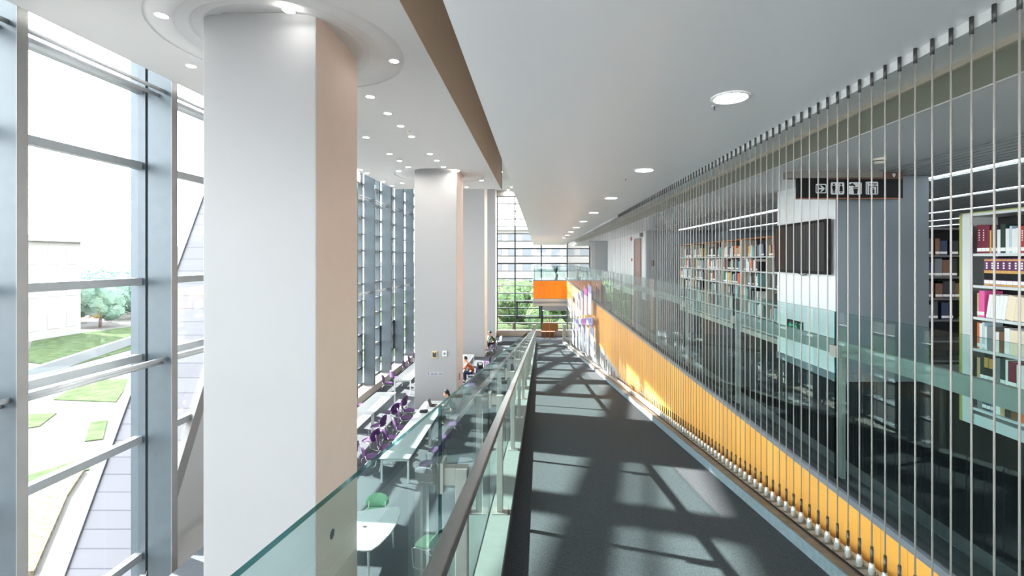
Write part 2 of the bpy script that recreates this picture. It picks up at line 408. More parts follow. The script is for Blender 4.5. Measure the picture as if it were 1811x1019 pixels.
# ------------------------------------------------------------------ left glazing: one window per bay
FIN = [-4.9, -1.9, 1.2, 4.2, 7.21, 10.25, 13.2, 15.9, 18.4, 20.7, 22.9, 25.46, 27.8, 30.0, 32.2, 34.4, 36.7]
TRZ = [12.0, 10.34, 8.66, 6.10, 4.42, 2.61, 0.02]
for i, D in enumerate(FIN):
    w = root_struct('window_%d' % (i+1), (GX, D, 0))
    far = D > 24.9; top = UC
    nxt = FIN[i+1] if i+1 < len(FIN) else END
    z0 = 0.35 if D > 13 else -2.0
    loc = (GX, D, 0)
    m = MB(); m.box(-8.64, -8.12, D, D+0.14, z0, top); m.off(loc).build('steel_fin', M_steel, w, bevel=0.006)
    m = MB(); m.box(-8.119, -8.105, D-0.012, D+0.152, z0, top); (m.off(loc).build('sunlit_edge', M_edgepl, w) if D < 13 else None)  # added plate, its paler colour stands for the fin's sunlit edge
    m = MB(); m.box(-9.02, -8.70 if D < 13 else -8.75, D, D+0.14, -2.0, top); m.off(loc).build('mullion', M_steel, w)
    m = MB(); m.box(-8.70, -8.64, D+0.03, D+0.11, z0, top); (m.off(loc).build('gasket_groove', M_dark, w) if D < 13 else None)
    levels = list(TRZ)
    if D > 13:
        levels = [TRZ[-1]+0.35 + 0.83*k for k in range(15) if 0.37+0.83*k < top-0.1]
    for k, z in enumerate(levels):
        thick = 0.16 if D < 13 else (0.11 if k % 2 == 0 else 0.06)
        m = MB(); m.box(-8.93, -8.77, D+0.14, nxt, z-thick/2, z+thick/2); m.off(loc).build('transom', M_alu, w)
        if D > 13:
            m = MB(); m.box(-9.18, -8.931, D+0.14, nxt, z-0.02, z+0.02); m.off(loc).build('louvre', M_alu, w)  # louvres added outside the farther bays to break up the sun
    m = MB(); m.box(GX-0.006, GX+0.006, D+0.14, nxt, -2.0, top); m.off(loc).build('glass_pane', G_pane, w)
    rods = [(10.30, -8.28), (10.22, -8.42), (4.40, -8.24), (4.31, -8.36)] if D < 17 else [(9.55, -8.28), (9.45, -8.34), (4.98, -8.28), (4.90, -8.34)]
    for z, xx in rods:
        m = MB(); m.tube([(xx, D+0.14, z), (xx, nxt, z)], 0.04 if D < 17 else 0.025, 10); m.off(loc).build('tie_rod', M_rod, w)
    # an opening casement in some far bays
    if D in (20.7, 25.46, 27.8):
        m = MB(); y0, y1 = D+0.2, nxt-0.1; za, zb = 1.2, 2.9
        for a, b, c, d in ((y0,y1,za,za+.1),(y0,y1,zb-.1,zb),(y0,y0+.1,za,zb),(y1-.1,y1,za,zb)): m.box(-8.80, -8.68, a, b, c, d)
        m.off(loc).build('casement', M_dframe, w)
m = MB(); m.box(-9.05, -8.12, 13.0, END-0.3, 0.001, 0.35); struct('trim_13', m, M_ledge, bevel=0.01)

# leaning tiled wall outside and the white panel that closes the glazing below it
tile = wave_mat('grey_tile_courses', lin(92,91,97), lin(58,58,68), 2, 1/0.355, rough=0.6, lo=0.0, hi=0.07, bump=0.6); M_tile = tile
def lean(z): return 11.3 + (z - 0.91)*0.473
m = MB(); zb, zt = -3.0, 11.5
m.hexa([(-10.78,lean(zb),zb),(-8.95,lean(zb),zb),(-8.95,lean(zb)+0.5,zb),(-10.78,lean(zb)+0.5,zb),
        (-10.78,lean(zt),zt),(-8.95,lean(zt),zt),(-8.95,lean(zt)+0.5,zt),(-10.78,lean(zt)+0.5,zt)])
wl = struct('wall_leaning', m, tile)
m = MB()
m.hexa([(-11.0,lean(zb)-0.05,zb),(-10.78,lean(zb)-0.05,zb),(-10.78,lean(zb)+0.5,zb),(-11.0,lean(zb)+0.5,zb),
        (-11.0,lean(zt)-0.05,zt),(-10.78,lean(zt)-0.05,zt),(-10.78,lean(zt)+0.5,zt),(-11.0,lean(zt)+0.5,zt)])
struct('trim_14', m, mat('coping_stone', lin(106,106,110), 0.6))
m = MB(); m.prism([(-8.80, lean(-2)-.09, -2), (-8.80, 13.19, -2), (-8.80, 13.19, 4.95), (-8.80, lean(4.95)-.09, 4.95)], (0.05,0,0)); struct('wall_triangle', m, M_white)
m = MB(); m.prism([(-8.82, lean(-2)-.44, -2), (-8.82, lean(-2)-.131, -2), (-8.82, lean(6.0)-.131, 6.0), (-8.82, lean(6.0)-.44, 6.0)], (0.14,0,0)); 
m.prism([(-8.82, lean(-2)-.13, -2), (-8.82, lean(-2)-.091, -2), (-8.82, lean(6.0)-.091, 6.0), (-8.82, lean(6.0)-.13, 6.0)], (0.10,0,0), 1)
struct('trim_15', m, [M_edgepl, M_dark])

# ------------------------------------------------------------------ end wall glazing
ew = root_struct('window_18', (0, END, 0.3)); el = (0, END, 0.3)
m = MB()
for xx in (-3.42, -1.95, 0.2, 2.33, 4.15): m.box(xx-0.05, xx+0.05, END-0.05, END+0.12, 0.78, 11.75)
m.off(el).build('mullion', M_dframe, ew)
zs = [11.72]
while zs[-1] > 1.0: zs.append(zs[-1]-0.611)
for k, z in enumerate(zs):
    t = 0.11 if k in (0, 9) else (0.09 if k % 2 else 0.07)
    m = MB(); m.box(-3.42, 4.15, END-0.03, END+0.10, z-t/2, z+t/2); m.off(el).build('transom', M_dframe if k in (0, 7, 9, 15) else M_alu, ew)
m = MB()
for a, b, c, d in ((-1.85,0.12,1.72,1.86),(-1.85,0.12,2.98,3.1),(-1.85,-1.72,1.72,3.1),(-0.0,0.14,1.72,3.1),(0.26,2.3,1.72,1.84),(0.24,0.36,0.8,3.0)): m.box(a,b,END-0.09,END-0.04,c,d)
m.off(el).build('casement', M_dframe, ew)
m = MB(); m.box(-3.42, 4.15, END+0.03, END+0.042, 0.78, 11.75); m.off(el).build('glass_pane', G_pane, ew)
m = MB(); m.box(-3.44, 4.2, END-0.2, END+0.15, 0.3, 0.78); struct('wall_plinth', m, M_ledge)
m = MB(); m.box(-9.05, 14.5, END-0.05, END+0.15, 11.75, UC); m.box(-9.05, -5.4, END-0.0, END+0.15, 0, 11.75); m.box(4.2, 14.5, END, END+0.15, 0, 11.75); struct('wall_end', m, M_white)

# ------------------------------------------------------------------ library walls
WX = 3.75
m = MB(); m.box(WX, 4.93, 5.86, 7.29, LIB, EYE+1.049); m.m = [1,1,1,1,1,0]; struct('column', m, [M_lwhite, M_grey])
m = MB(); m.box(WX-0.012, WX, 5.86, 7.29, LIB, LIB+0.10); m.box(WX-0.012, 4.94, 5.848, 5.86, LIB, LIB+0.10); struct('baseboard_column', m, M_stone)
m = MB(); m.box(4.0, 14.4, 17.2, 17.4, LIB, EYE+1.55); struct('wall_grey', m, M_grey)
m = MB(); m.box(4.0, 4.2, 17.401, 26.9, LIB, EYE+1.049); struct('wall_corridor', m, M_lwhite)
m = MB(); m.box(3.26, 6.0, 26.9, 27.1, LIB, EYE+1.049); struct('wall_corridor_end', m, M_grey)
m = MB(); m.box(3.05, 3.26, 26.9, 27.3, LIB, EYE+1.049); struct('column', m, M_white)
m = MB(); m.box(14.4, 14.6, -4, END, 0, UC); struct('wall_right', m, M_grey)
m = MB(); m.box(2.0, 14.4, FRONT-0.2, FRONT, 0, LIB); m.box(-9.05, -1.0, FRONT-0.2, FRONT, -0.3, UC); m.box(-1.0, 2.0, FRONT-0.2, FRONT, -0.3, LIB); m.box(-1.0, 14.4, FRONT-0.2, FRONT, CEIL+0.3, UC); m.box(4.6, 14.4, FRONT-0.2, FRONT, LIB, CEIL+0.3)
struct('wall_rear', m, M_white)
# corridor door
m = MB(); dr = root_struct('door_1', (4.0, 18.6, LIB)); dl = (4.0, 18.6, LIB)
m.box(3.96, 3.999, 18.15, 19.15, LIB, LIB+2.28); m.off(dl).build('door_leaf', M_wood, dr)
m = MB()
for a, b, c, d in ((18.06,18.15,LIB,LIB+2.37),(19.15,19.24,LIB,LIB+2.37),(18.06,19.24,LIB+2.28,LIB+2.37)): m.box(3.94,3.999,a,b,c,d)
m.off(dl).build('door_frame', mat('door_frame_wood', lin(112,62,40), 0.45), dr)
m = MB(); m.tube([(3.92,18.26,LIB+1.0),(3.92,18.26,LIB+1.15)], 0.012); m.off(dl).build('door_handle', M_chrome, dr)
# tall white wall panel joints
m = MB()
for D in (20.5, 21.6, 22.8, 24.2): m.box(3.994, 3.9995, D, D+0.03, LIB, EYE+0.8)
struct('trim_16', m, M_grey)
# small things on the corridor walls
o = MB().box(3.90, 3.999, 17.75, 18.0, EYE+0.85, EYE+1.0).build('exit_sign', M_black)
tag(o, 'small dark exit sign box above the wooden corridor door', 'sign')
o = MB().lathe([(0.0,0),(0.09,0),(0.09,0.05),(0.05,0.07),(0.0,0.07)], 16)
o.v = [(-v[2], v[0], v[1]) for v in o.v]; o = o.build('fire_alarm_bell', M_red, loc=(3.999, 19.9, EYE+0.86))
tag(o, 'round red alarm bell high on the white wall left of the wooden door', 'alarm')
o = MB().box(3.95, 3.999, 19.8, 19.92, EYE-0.1, EYE+0.03).build('alarm_button', M_red, bevel=0.01); tag(o, 'small red alarm button on the white wall left of the wooden door', 'alarm')
o = MB().box(4.15, 4.3, 17.16, 17.199, EYE-0.27, EYE-0.05).build('wall_switch', M_black, bevel=0.01); tag(o, 'black control panel on the grey wall right of the wooden door', 'switch')

# ------------------------------------------------------------------ end balcony (bridge of the library floor)
m = MB(); m.box(-0.41, 2.03, 33.7, 33.74, EYE-2.89, EYE-1.60); struct('wall_balcony_panel', m, M_orangeb)
m = MB(); m.box(-0.41, 2.03, 33.741, END-0.25, EYE-2.9, LIB); m.box(-0.41, 2.03, 33.68, 33.76, EYE-1.60, EYE-1.54); struct('floor_balcony', m, M_stone)
m = MB(); m.box(-0.45, 2.05, 33.65, END-0.25, EYE-3.10, EYE-2.901); m.box(-0.43, 2.05, 33.75, END-0.25, EYE-3.24, EYE-3.10, 1); m.box(-0.45, 2.05, 33.65, END-0.25, EYE-3.42, EYE-3.24)
struct('trim_17', m, [M_white, M_alu])

def glass_box(m, x0, x1, y0, y1, z0, z1):      # material 0 on the two broad sides, 1 on the edges
    m.box(x0, x1, y0, y1, z0, z1)
    dx, dy = abs(x1-x0), abs(y1-y0)
    m.m[-6:] = [1,1,1,0,1,0] if dx < dy else [1,1,0,1,0,1]
bl = (0.8, 33.7, LIB)
b = thing('glass_balustrade', 'glass balustrade on the orange balcony at the far end of the ramp', 'railing', bl)
for x0, x1 in ((-0.39, 0.38), (0.40, 1.17), (1.19, 1.98)):
    m = MB(); glass_box(m, x0, x1, 33.80, 33.812, LIB+0.0, LIB+1.0); m.off(bl).build('glass_panel', [G_rail, G_edge], b)
for y0, y1 in ((33.82, 35.5), (35.52, 37.4)):
    m = MB(); glass_box(m, -0.39, -0.378, y0, y1, LIB, LIB+1.0); m.off(bl).build('glass_panel', [G_rail, G_edge], b)
m = MB(); m.box(-0.41, 2.0, 33.78, 33.83, LIB+1.0, LIB+1.04); m.box(-0.41, -0.36, 33.78, 37.4, LIB+1.0, LIB+1.04); m.off(bl).build('handrail', M_steel, b)
for xx in (-0.30, 0.20): m = MB(); m.box(xx-0.02, xx+0.02, 33.85, 33.89, LIB, LIB+1.0); m.off(bl).build('post', M_steel, b)
# plant on the balcony
pl = (1.26, 34.1, LIB)
p = thing('potted_plant', 'spiky leafed plant in a pale pot on the far balcony', 'plant', pl)
MB().lathe([(0.0,0),(0.12,0),(0.16,0.45),(0.14,0.45),(0.0,0.40)], 16).build('pot', mat('pale_pot', lin(170,182,184), 0.4), p)
m = MB()
for i in range(26):
    a = random.uniform(0, 2*PI); h = random.uniform(0.25, 0.6); r = random.uniform(0.15, 0.42)
    d = Vector((math.cos(a), math.sin(a), 0)); n = Vector((-d.y, d.x, 0))*0.03
    b0 = Vector((0,0,0.42)); b1 = b0 + d*r*0.5 + Vector((0,0,h)); b2 = b0 + d*r + Vector((0,0,h*0.8))
    m.add([b0-n*.5, b0+n*.5, b1+n, b1-n, b2], [(0,1,2,3),(3,2,4)])
m.build('foliage', mat('plant_leaf', lin(40,66,48), 0.5), p)
# roller blind under the balcony
bb = thing('roller_blind', 'white roller blind half lowered over the end window beneath the balcony', 'blind', (1.25, 37.75, 2.4))
MB().box(-0.95, 1.0, -0.01, 0.01, 0.0, 0.66).build('blind_fabric', M_white, bb)
m = MB(); m.tube([(-0.95,0,0),(1.0,0,0)], 0.02); m.build('bottom_bar', M_alu, bb)
# newel posts at the foot of the ramp
for xx, lab in ((-0.36, 'pale stone newel post ending the left glass railing of the ramp'), (1.93, 'pale stone newel post ending the cable side of the ramp')):
    o = MB(); o.box(xx-0.13, xx+0.13, 34.9, 35.16, 0.3, 1.55); o.box(xx-0.16, xx+0.16, 34.87, 35.19, 1.55, 1.63)
    o = o.build('newel_post', M_ledge, bevel=0.02); tag(o, lab, 'post')
# easel with boards, low cabinet
ea = thing('easel', 'wooden easel holding two brown boards before the end window', 'easel', (0.85, 36.5, 0.3))
for pts in (((-0.42,0.0,0),(-0.06,0.12,1.5)), ((0.42,0.0,0),(0.06,0.12,1.5)), ((0.0,0.6,0),(0.0,0.14,1.45))):
    m = MB(); m.tube(pts, 0.025, 6); m.build('leg', M_ewood, ea)
MB().box(-0.025,0.025,-0.04,0.0,-0.0,1.72).build('mast', M_ewood, ea)
MB().box(-0.5,0.5,-0.06,0.02,0.62,0.67).build('ledge', M_ewood, ea)
MB().box(-0.62,-0.03,-0.09,-0.062,0.66,1.28).build('board', M_board, ea)
MB().box(0.03,0.66,-0.09,-0.062,0.66,1.24).build('board', M_board, ea)
cb = thing('low_cabinet', 'dark low wooden box standing behind the easel', 'cabinet', (0.75, 37.45, 0.3))
MB().box(-0.55,0.5,-0.15,0.15,0,0.42).build('carcass', mat('dark_wood', lin(92,66,48), 0.5), cb); MB().box(-0.57,0.52,-0.17,0.17,0.42,0.45).build('top', M_ewood, cb)

# ------------------------------------------------------------------ left ramp balustrade
lb = thing('glass_balustrade', 'long glass balustrade with flat grey handrail down the left side of the ramp', 'railing', (-0.35, 0.0, rz(0)))
ll = (-0.35, 0.0, rz(0))
PD = [1.76 + 1.71*k for k in range(-1, 19)]
def sl_hexa(m, x0, x1, D0, D1, a, b):
    r0, r1 = EYE-1.52-SL*D0, EYE-1.52-SL*D1
    m.hexa([(x0,D0,r0+a),(x1,D0,r0+a),(x1,D1,r1+a),(x0,D1,r1+a),(x0,D0,r0+b),(x1,D0,r0+b),(x1,D1,r1+b),(x0,D1,r1+b)])
for k, D in enumerate(PD):
    z = EYE-1.52-SL*D
    m = MB(); m.box(-0.315, -0.268, D-0.02, D+0.02, z+0.11, z+0.975); m.off(ll); pst = m.build('post', M_brushed, lb, bevel=0.004)
    m = MB(); m.box(-0.345, -0.235, D-0.05, D+0.05, z+0.092, z+0.112); m.off(ll).build('base_plate', M_brushed, pst)
    m = MB(); m.box(-0.362, -0.315, D-0.018, D+0.018, z+0.91, z+0.975); m.box(-0.3675, -0.357, D-0.035, D+0.035, z+0.885, z+1.0); m.off(ll).build('glass_bracket', M_brushed, pst)
    m = MB(); m.box(-0.268, -0.236, D-0.01, D+0.01, z+0.905, z+0.925); m.off(ll).build('handrail_bracket', M_brushed, pst)
    D1 = D + 1.71 - 0.012
    if D1 < 35:
        m = MB(); sl_hexa(m, -0.380, -0.368, D, D1, -0.36, 1.208); m.m = [1,1,1,0,1,0]; m.off(ll).build('glass_panel', [G_rail, G_edge], lb)
m = MB(); sl_hexa(m, -0.258, -0.214, 0.02, 34.8, 0.927, 0.963); m.off(ll).build('handrail', M_rail, lb, bevel=0.004)
m = MB(); sl_hexa(m, -0.3675, -0.3655, 0.02, 34.6, -0.05, 0.102); m.off(ll).build('gasket', M_black, lb)

# ------------------------------------------------------------------ library balustrade
rl = (2.1, 0, LIB)
rb = thing('glass_balustrade', 'glass balustrade along the library floor edge above the orange panels', 'railing', rl)
JD = [3.28 + 1.71*k for k in range(-3, 18)]
for k, D in enumerate(JD):
    D1 = min(D + 1.71 - 0.012, 33.6)
    if D1 - D < 0.3: continue
    m = MB(); glass_box(m, 2.09, 2.102, D, D1, LIB-0.02, EYE-0.372); m.off(rl).build('glass_panel', [G_rail, G_edge], rb)
    m = MB(); m.box(2.075, 2.117, D-0.04, D+0.03, LIB+0.86, LIB+0.94); m.box(2.117, 2.27, D-0.02, D+0.0, LIB+0.88, LIB+0.90); m.off(rl).build('glass_clamp', M_brushed, rb)
    m = MB(); m.box(2.125, 2.15, D-0.03, D+0.01, LIB+0.006, LIB+0.86); m.off(rl).build('post', M_brushed, rb)
m = MB(); m.box(2.27, 2.30, -2.0, 33.6, LIB+0.82, LIB+0.93); m.off(rl).build('handrail', mat('satin_rail', lin(150,158,154), 0.35, 0.5), rb)

# ------------------------------------------------------------------ cable screen
CX = 1.87
rope_me = MB().tube([(0,0,0),(0,0,1)], 0.0041, 8).mesh('rope', M_rope)
sleeve_me = MB().tube([(0,0,0.07),(0,0,0.165)], 0.0085, 10).lathe([(0.0,0.165),(0.0085,0.165),(0.006,0.175)], 10).mesh('swage_sleeve', M_sleeve)
cone_me = MB().lathe([(0.0,0.0),(0.013,0.0),(0.013,0.02),(0.018,0.024),(0.018,0.052),(0.014,0.066),(0.010,0.08),(0.0,0.08)], 14).mesh('anchor_cone', mat('satin_anchor', lin(214,216,220), 0.28, 0.5))
clip_me = MB().box(-0.026,0.04,-0.013,0.013,0.0,0.012).tube([(0.028,0,0.0),(0.028,0,0.03)], 0.008, 8).mesh('anchor_plate', M_brushed)
top_me = MB().tube([(0,0,-0.075),(0,0,0)], 0.0085, 10).mesh('top_sleeve', M_sleeve)
def link(name, me, parent=None, loc=(0,0,0)):
    o = bpy.data.objects.new(name, me); COL.objects.link(o); o.parent = parent; o.location = loc; return o
NC = 283
for k in range(NC):
    D = 1.804 + 0.1*k if k < 102 else (12.004 + 0.15*(k-102) if k < 129 else 16.054 + 0.25*(k-129))
    if D > 30.2: break
    zb = rz(D) + 0.0895; L = CEIL - zb
    if k < 40: lab = ordn(k) + ' thin vertical steel cable along the ramp, counted from the right edge'; grp = 'nearest cables of the ramp screen'
    elif D < 11: lab = 'thin vertical steel cable anchored in front of the plain middle orange panels'; grp = 'middle cables of the ramp screen'
    else: lab = 'hair-thin vertical steel cable in the distant packed end of the cable screen'; grp = 'distant cables of the ramp screen'
    if D < 11:
        c = thing('steel_cable', lab, 'cable', (CX, D, zb), group=grp)
        r = link('rope', rope_me, c, (0,0,0.08)); r.scale[2] = L - 0.08
        link('swage_sleeve', sleeve_me, c); link('anchor_cone', cone_me, c); link('anchor_plate', clip_me, c)
        link('top_sleeve', top_me, c, (0,0,L))
    else:
        c = link('steel_cable', rope_me, None, (CX, D, zb)); c.scale[2] = L; tag(c, lab, 'cable', grp)

# display boards hung between the cables and the long name board
BO = [(16.85,0,M_lilac,'tall white board with lilac head, nearest of the upper boards on the cables'),
      (18.35,0,M_pink,'white board with pink head, second of the upper boards on the cables'),
      (19.95,0,M_lilac,'white board with lilac head, third of the upper boards on the cables'),
      (21.4,0,M_lilac,'narrow pale board, fourth of the upper boards on the cables'),
      (22.8,0,M_lilac,'narrow pale board, fifth of the upper boards on the cables'),
      (24.6,0,M_ink,'narrow board with dark head, sixth of the upper boards on the cables'),
      (26.8,0,M_lilac,'narrow pale board, farthest of the upper boards on the cables'),
      (16.1,1,M_lilac,'tall white board with slanted lilac head, nearest of the lower boards by the kerb'),
      (17.8,1,M_wboard,'plain white board, second of the lower boards by the kerb'),
      (19.5,1,M_wboard,'plain white board, third of the lower boards by the kerb'),
      (21.2,1,M_lilac,'white board with lilac head, fourth of the lower boards by the kerb'),
      (22.9,1,M_pink,'white board with pink head, fifth of the lower boards by the kerb'),
      (25.0,1,M_lilac,'pale board, farthest of the lower boards by the kerb')]
for D, low, hm, lab in BO:
    r = rz(D)
    w = 0.55 if D < 21 else 0.5
    z0, z1 = (r+0.30, r+1.42) if low else (r+1.78, r+2.92)
    th = thing('display_board', lab, 'board', (CX-0.03, D, z0), group='display boards on the cable screen')
    H = z1 - z0; head = H*(0.28 if hm in (M_lilac, M_pink, M_ink) else 0.06)
    MB().prism([(0,-w,0.05),(0,w,0),(0,w,H-head),(0,-w,H-head)], (0.02,0,0)).build('panel', M_wboard, th)
    MB().prism([(0,-w,H-head+.001),(0,w,H-head+.001),(0,w,H),(0,-w,H-0.08)], (0.02,0,0)).build('heading', hm, th)
D0, D1 = 15.6, 24.5
th = thing('name_board', 'long pale board with small characters between the two rows of display boards', 'sign', (CX-0.06, D0, 0))
def nb(D): return rz(D)+1.56
m = MB(); r0, r1 = nb(D0), nb(D1)
m.prism([(0,0,r0-0.13),(0,D1-D0,r1-0.13),(0,D1-D0,r1+0.13),(0,0,r0+0.13)], (0.03,0,0)); m.build('panel', M_lilac, th)
m = MB()
for k in range(13):
    y = 0.45 + k*0.62; zc = r0 + (r1-r0)*y/(D1-D0)
    for a, b, c, d in ((0.0,0.26,0.055,0.07),(0.04,0.22,0.015,0.03),(0.0,0.26,-0.065,-0.05),(0.11,0.15,-0.05,0.055)) if k % 3 else ((0.0,0.1,0.04,0.07),(0.16,0.26,-0.06,0.07),(0.0,0.1,-0.06,0.0)):
        m.box(-0.004, -0.0005, y+a, y+b, zc+c, zc+d)
m.build('lettering', M_ink, th)
m = MB(); m.prism([(-0.001,2.4,r0+(r1-r0)*2.4/(D1-D0)-0.12),(-0.001,3.8,r0+(r1-r0)*3.8/(D1-D0)-0.12),(-0.001,3.8,r0+(r1-r0)*3.8/(D1-D0)+0.12),(-0.001,2.4,r0+(r1-r0)*2.4/(D1-D0)+0.12)], (0.0006,0,0)); m.build('pink_patch', M_pink, th)

# ------------------------------------------------------------------ lamps in the ceilings
M_lighth  = mat('hall_lamp_lens', lin(255,250,240), 0.4, emit=(1,0.93,0.84,1), estr=75.0)
def make_downlight(r, name='downlight', lens=None):
    t = thing(name, 'x', 'lamp', (0,0,0))
    MB().lathe([(r*1.22,0.0),(r*1.22,-0.006),(r*1.12,-0.012),(r,-0.008),(r,0.0)], 32).build('trim_ring', M_ring, t)
    MB().disc(r, 32, (0,0,-0.005)).build('lens', lens or M_light, t)
    return t
wd = make_downlight(0.10)
near_words = ['nearest', 'second', 'third', 'fourth', 'fifth', 'sixth', 'seventh', 'eighth', 'farthest']
for k, D in enumerate([3.0, 5.45, 7.95, 10.45, 12.9, 15.4, 17.9, 20.4, 22.9]):
    lab = near_words[k] + ' round downlight in the row along the grey ceiling over the ramp'
    o = wd if k == 0 else dup(wd, (0,0,0))
    o.location = (1.24, D, CEIL); tag(o, lab, 'lamp', 'downlights over the ramp')
hd = make_downlight(0.085, lens=M_lighth)
hd0 = make_downlight(0.085)      # dimmer lamps close round the nearest column
hall = []
c1, c2 = holes[0], holes[1]
hall += [((-5.93,7.29), 'left lamp in the moulded ring round the nearest column'), ((-3.85,7.14), 'front lamp in the moulded ring above the nearest column'),
         ((-2.80,8.97), 'right lamp in the moulded ring round the nearest column'), ((-6.9,9.2), 'lamp near the window pillar left of the nearest column')]
for k, D in enumerate([10.94, 12.2, 13.36, 14.5]): hall.append(((-3.98, D), ('nearest','second','third','fourth')[k] + ' lamp of the right row in the hall ceiling behind the nearest column'))
for k, D in enumerate([16.9, 18.05, 19.3]): hall.append(((-3.97, D), ('nearest','middle','farthest')[k] + ' lamp of the right row just before the second column'))
for k, D in enumerate([14.6, 16.9, 18.1, 19.3]): hall.append(((-5.44, D), ('nearest','second','third','fourth')[k] + ' lamp of the middle row in the hall ceiling'))
for k, D in enumerate([19.9, 20.7, 22.9, 24.3]): hall.append(((-7.68, D), ('nearest','second','third','fourth')[k] + ' lamp of the far left row in the hall ceiling by the windows'))
hall += [((-3.82+.25,20.0+.2), 'front lamp in the moulded ring round the second column'), ((-2.79,22.6), 'right lamp in the moulded ring round the second column'),
         ((-3.86,24.7), 'lamp in the hall ceiling behind the second column'), ((-6.1,20.2), 'left lamp in the moulded ring round the second column'), ((-6.9,23.4), 'lamp in the hall ceiling left behind the second column')]
for k, ((xx, D), lab) in enumerate(hall):
    o = hd0 if k == 0 else dup(hd0, (0,0,0)) if k < 4 else hd if k == 4 else dup(hd, (0,0,0))
    o.location = (xx, D, HC); tag(o, 'small round ' + lab if not lab[0:4] == 'xxxx' else lab, 'lamp', 'downlights in the hall ceiling')
for k, (px, py) in enumerate([(886,304),(899,336),(905,331)]):
    p_ = at(px, py, UC); o = dup(hd, (p_[0], p_[1], UC)); tag(o, ('nearest','left','right')[k] + ' small round lamp in the higher ceiling beyond the tan fascia', 'lamp', 'downlights in the upper ceiling')
# sprinklers and detectors
for k, (xx, D) in enumerate([(1.20,3.17),(1.12,6.0),(1.30,9.1)]):
    t = thing('sprinkler_head', ('nearest','second','third')[k] + ' tiny sprinkler head beside the downlights over the ramp', 'sprinkler', (xx, D, CEIL))
    MB().lathe([(0.0,-0.004),(0.02,-0.004),(0.02,0.0)], 12).build('escutcheon', M_ring, t); MB().tube([(0,0,-0.03),(0,0,-0.004)], 0.005, 6).build('stem', M_sleeve, t)
for k, (xx, D, z, lab) in enumerate([(3.57, 4.86, EYE+1.05, 'white smoke detector on the library ceiling near the hanging black sign'), (3.6, 13.0, EYE+1.05, 'white smoke detector on the library ceiling toward the corridor'),
                                  (-3.9, 13.9, HC, 'small detector among the lamps of the hall ceiling')]):
    t = thing('smoke_detector', lab, 'detector', (xx, D, z))
    MB().lathe([(0.0,-0.055),(0.035,-0.055),(0.05,-0.04),(0.055,-0.018),(0.062,-0.015),(0.062,0.0)], 20).build('housing', mat('cream_plastic', lin(226,222,206), 0.5), t)
    MB().lathe([(0.0535,-0.03),(0.054,-0.03),(0.056,-0.022),(0.0535,-0.022)], 20).build('vent_slot', M_black, t)
# library light lines
for k, xx in enumerate([5.15, 7.0, 9.0, 10.9, 12.8]):
    t = thing('linear_light', ('nearest','second','third','fourth','farthest')[k] + ' bright light line between the library ceiling slats', 'lamp', (xx, 6.9, EYE+1.07), group='light lines in the library ceiling')
    MB().box(-0.03,0.03,-10.2,10.2,0.0005,0.06).build('housing', M_void, t); MB().box(-0.015,0.015,-10.1,10.1,-0.012,0.0).build('diffuser', M_led, t)

# ------------------------------------------------------------------ television, signs on the library column
tl = (WX-0.02, 6.52, EYE-0.20)
t = thing('television', 'wide black flat television on the white side of the library column', 'television', tl)
MB().box(-0.085,-0.03,-0.65,0.66,0.0,0.71).build('bezel', M_black, t, bevel=0.006)
MB().box(-0.088,-0.0855,-0.61,0.62,0.04,0.67).build('screen', M_screen, t)
MB().box(-0.03,0.0,-0.55,0.55,0.05,0.65).build('back_cover', M_black, t); MB().box(0.0005,0.019,-0.2,0.2,0.2,0.5).build('wall_bracket', M_sleeve, t)
MB().tube([(-0.03,0.1,0.0),(-0.03,0.0,-0.03),(-0.03,-0.1,-0.02),(-0.03,-0.12,0.01)], 0.006, 6).build('cable_loop', M_black, t)
es = (WX, 6.77, EYE-1.05)
t = thing('evacuation_sign', 'small black and green running man exit sign low on the white column', 'sign', es)
MB().box(-0.02,-0.0005,-0.2,0.2,0.0,0.15).build('plate', M_black, t)
def pic(m, pts, x=-0.0215, d=0.001): m.prism([(x, -p[0], p[1]) for p in pts], (d,0,0))
m = MB(); pic(m, [(-0.16,0.075),(-0.10,0.115),(-0.10,0.085),(-0.03,0.085),(-0.03,0.065),(-0.10,0.065),(-0.10,0.035)]); m.build('arrow', M_exit, t)
m = MB(); pic(m, [(0.03,0.10),(0.05,0.085),(0.07,0.05),(0.11,0.02),(0.10,0.015),(0.06,0.04),(0.05,0.02),(0.01,0.015),(0.01,0.025),(0.04,0.035),(0.035,0.06),(0.005,0.05),(0.0,0.06),(0.02,0.075),(0.015,0.10)])
m.add([(-0.0215,-0.045+0.014*math.cos(a),0.117+0.014*math.sin(a)) for a in [k*PI/5 for k in range(10)]], [tuple(range(10))]); m.build('running_figure', M_exit, t)
m = MB(); pic(m, [(0.13,0.12),(0.17,0.12),(0.17,0.02),(0.15,0.02),(0.15,0.105),(0.13,0.105)]); m.build('door_mark', M_exit, t)

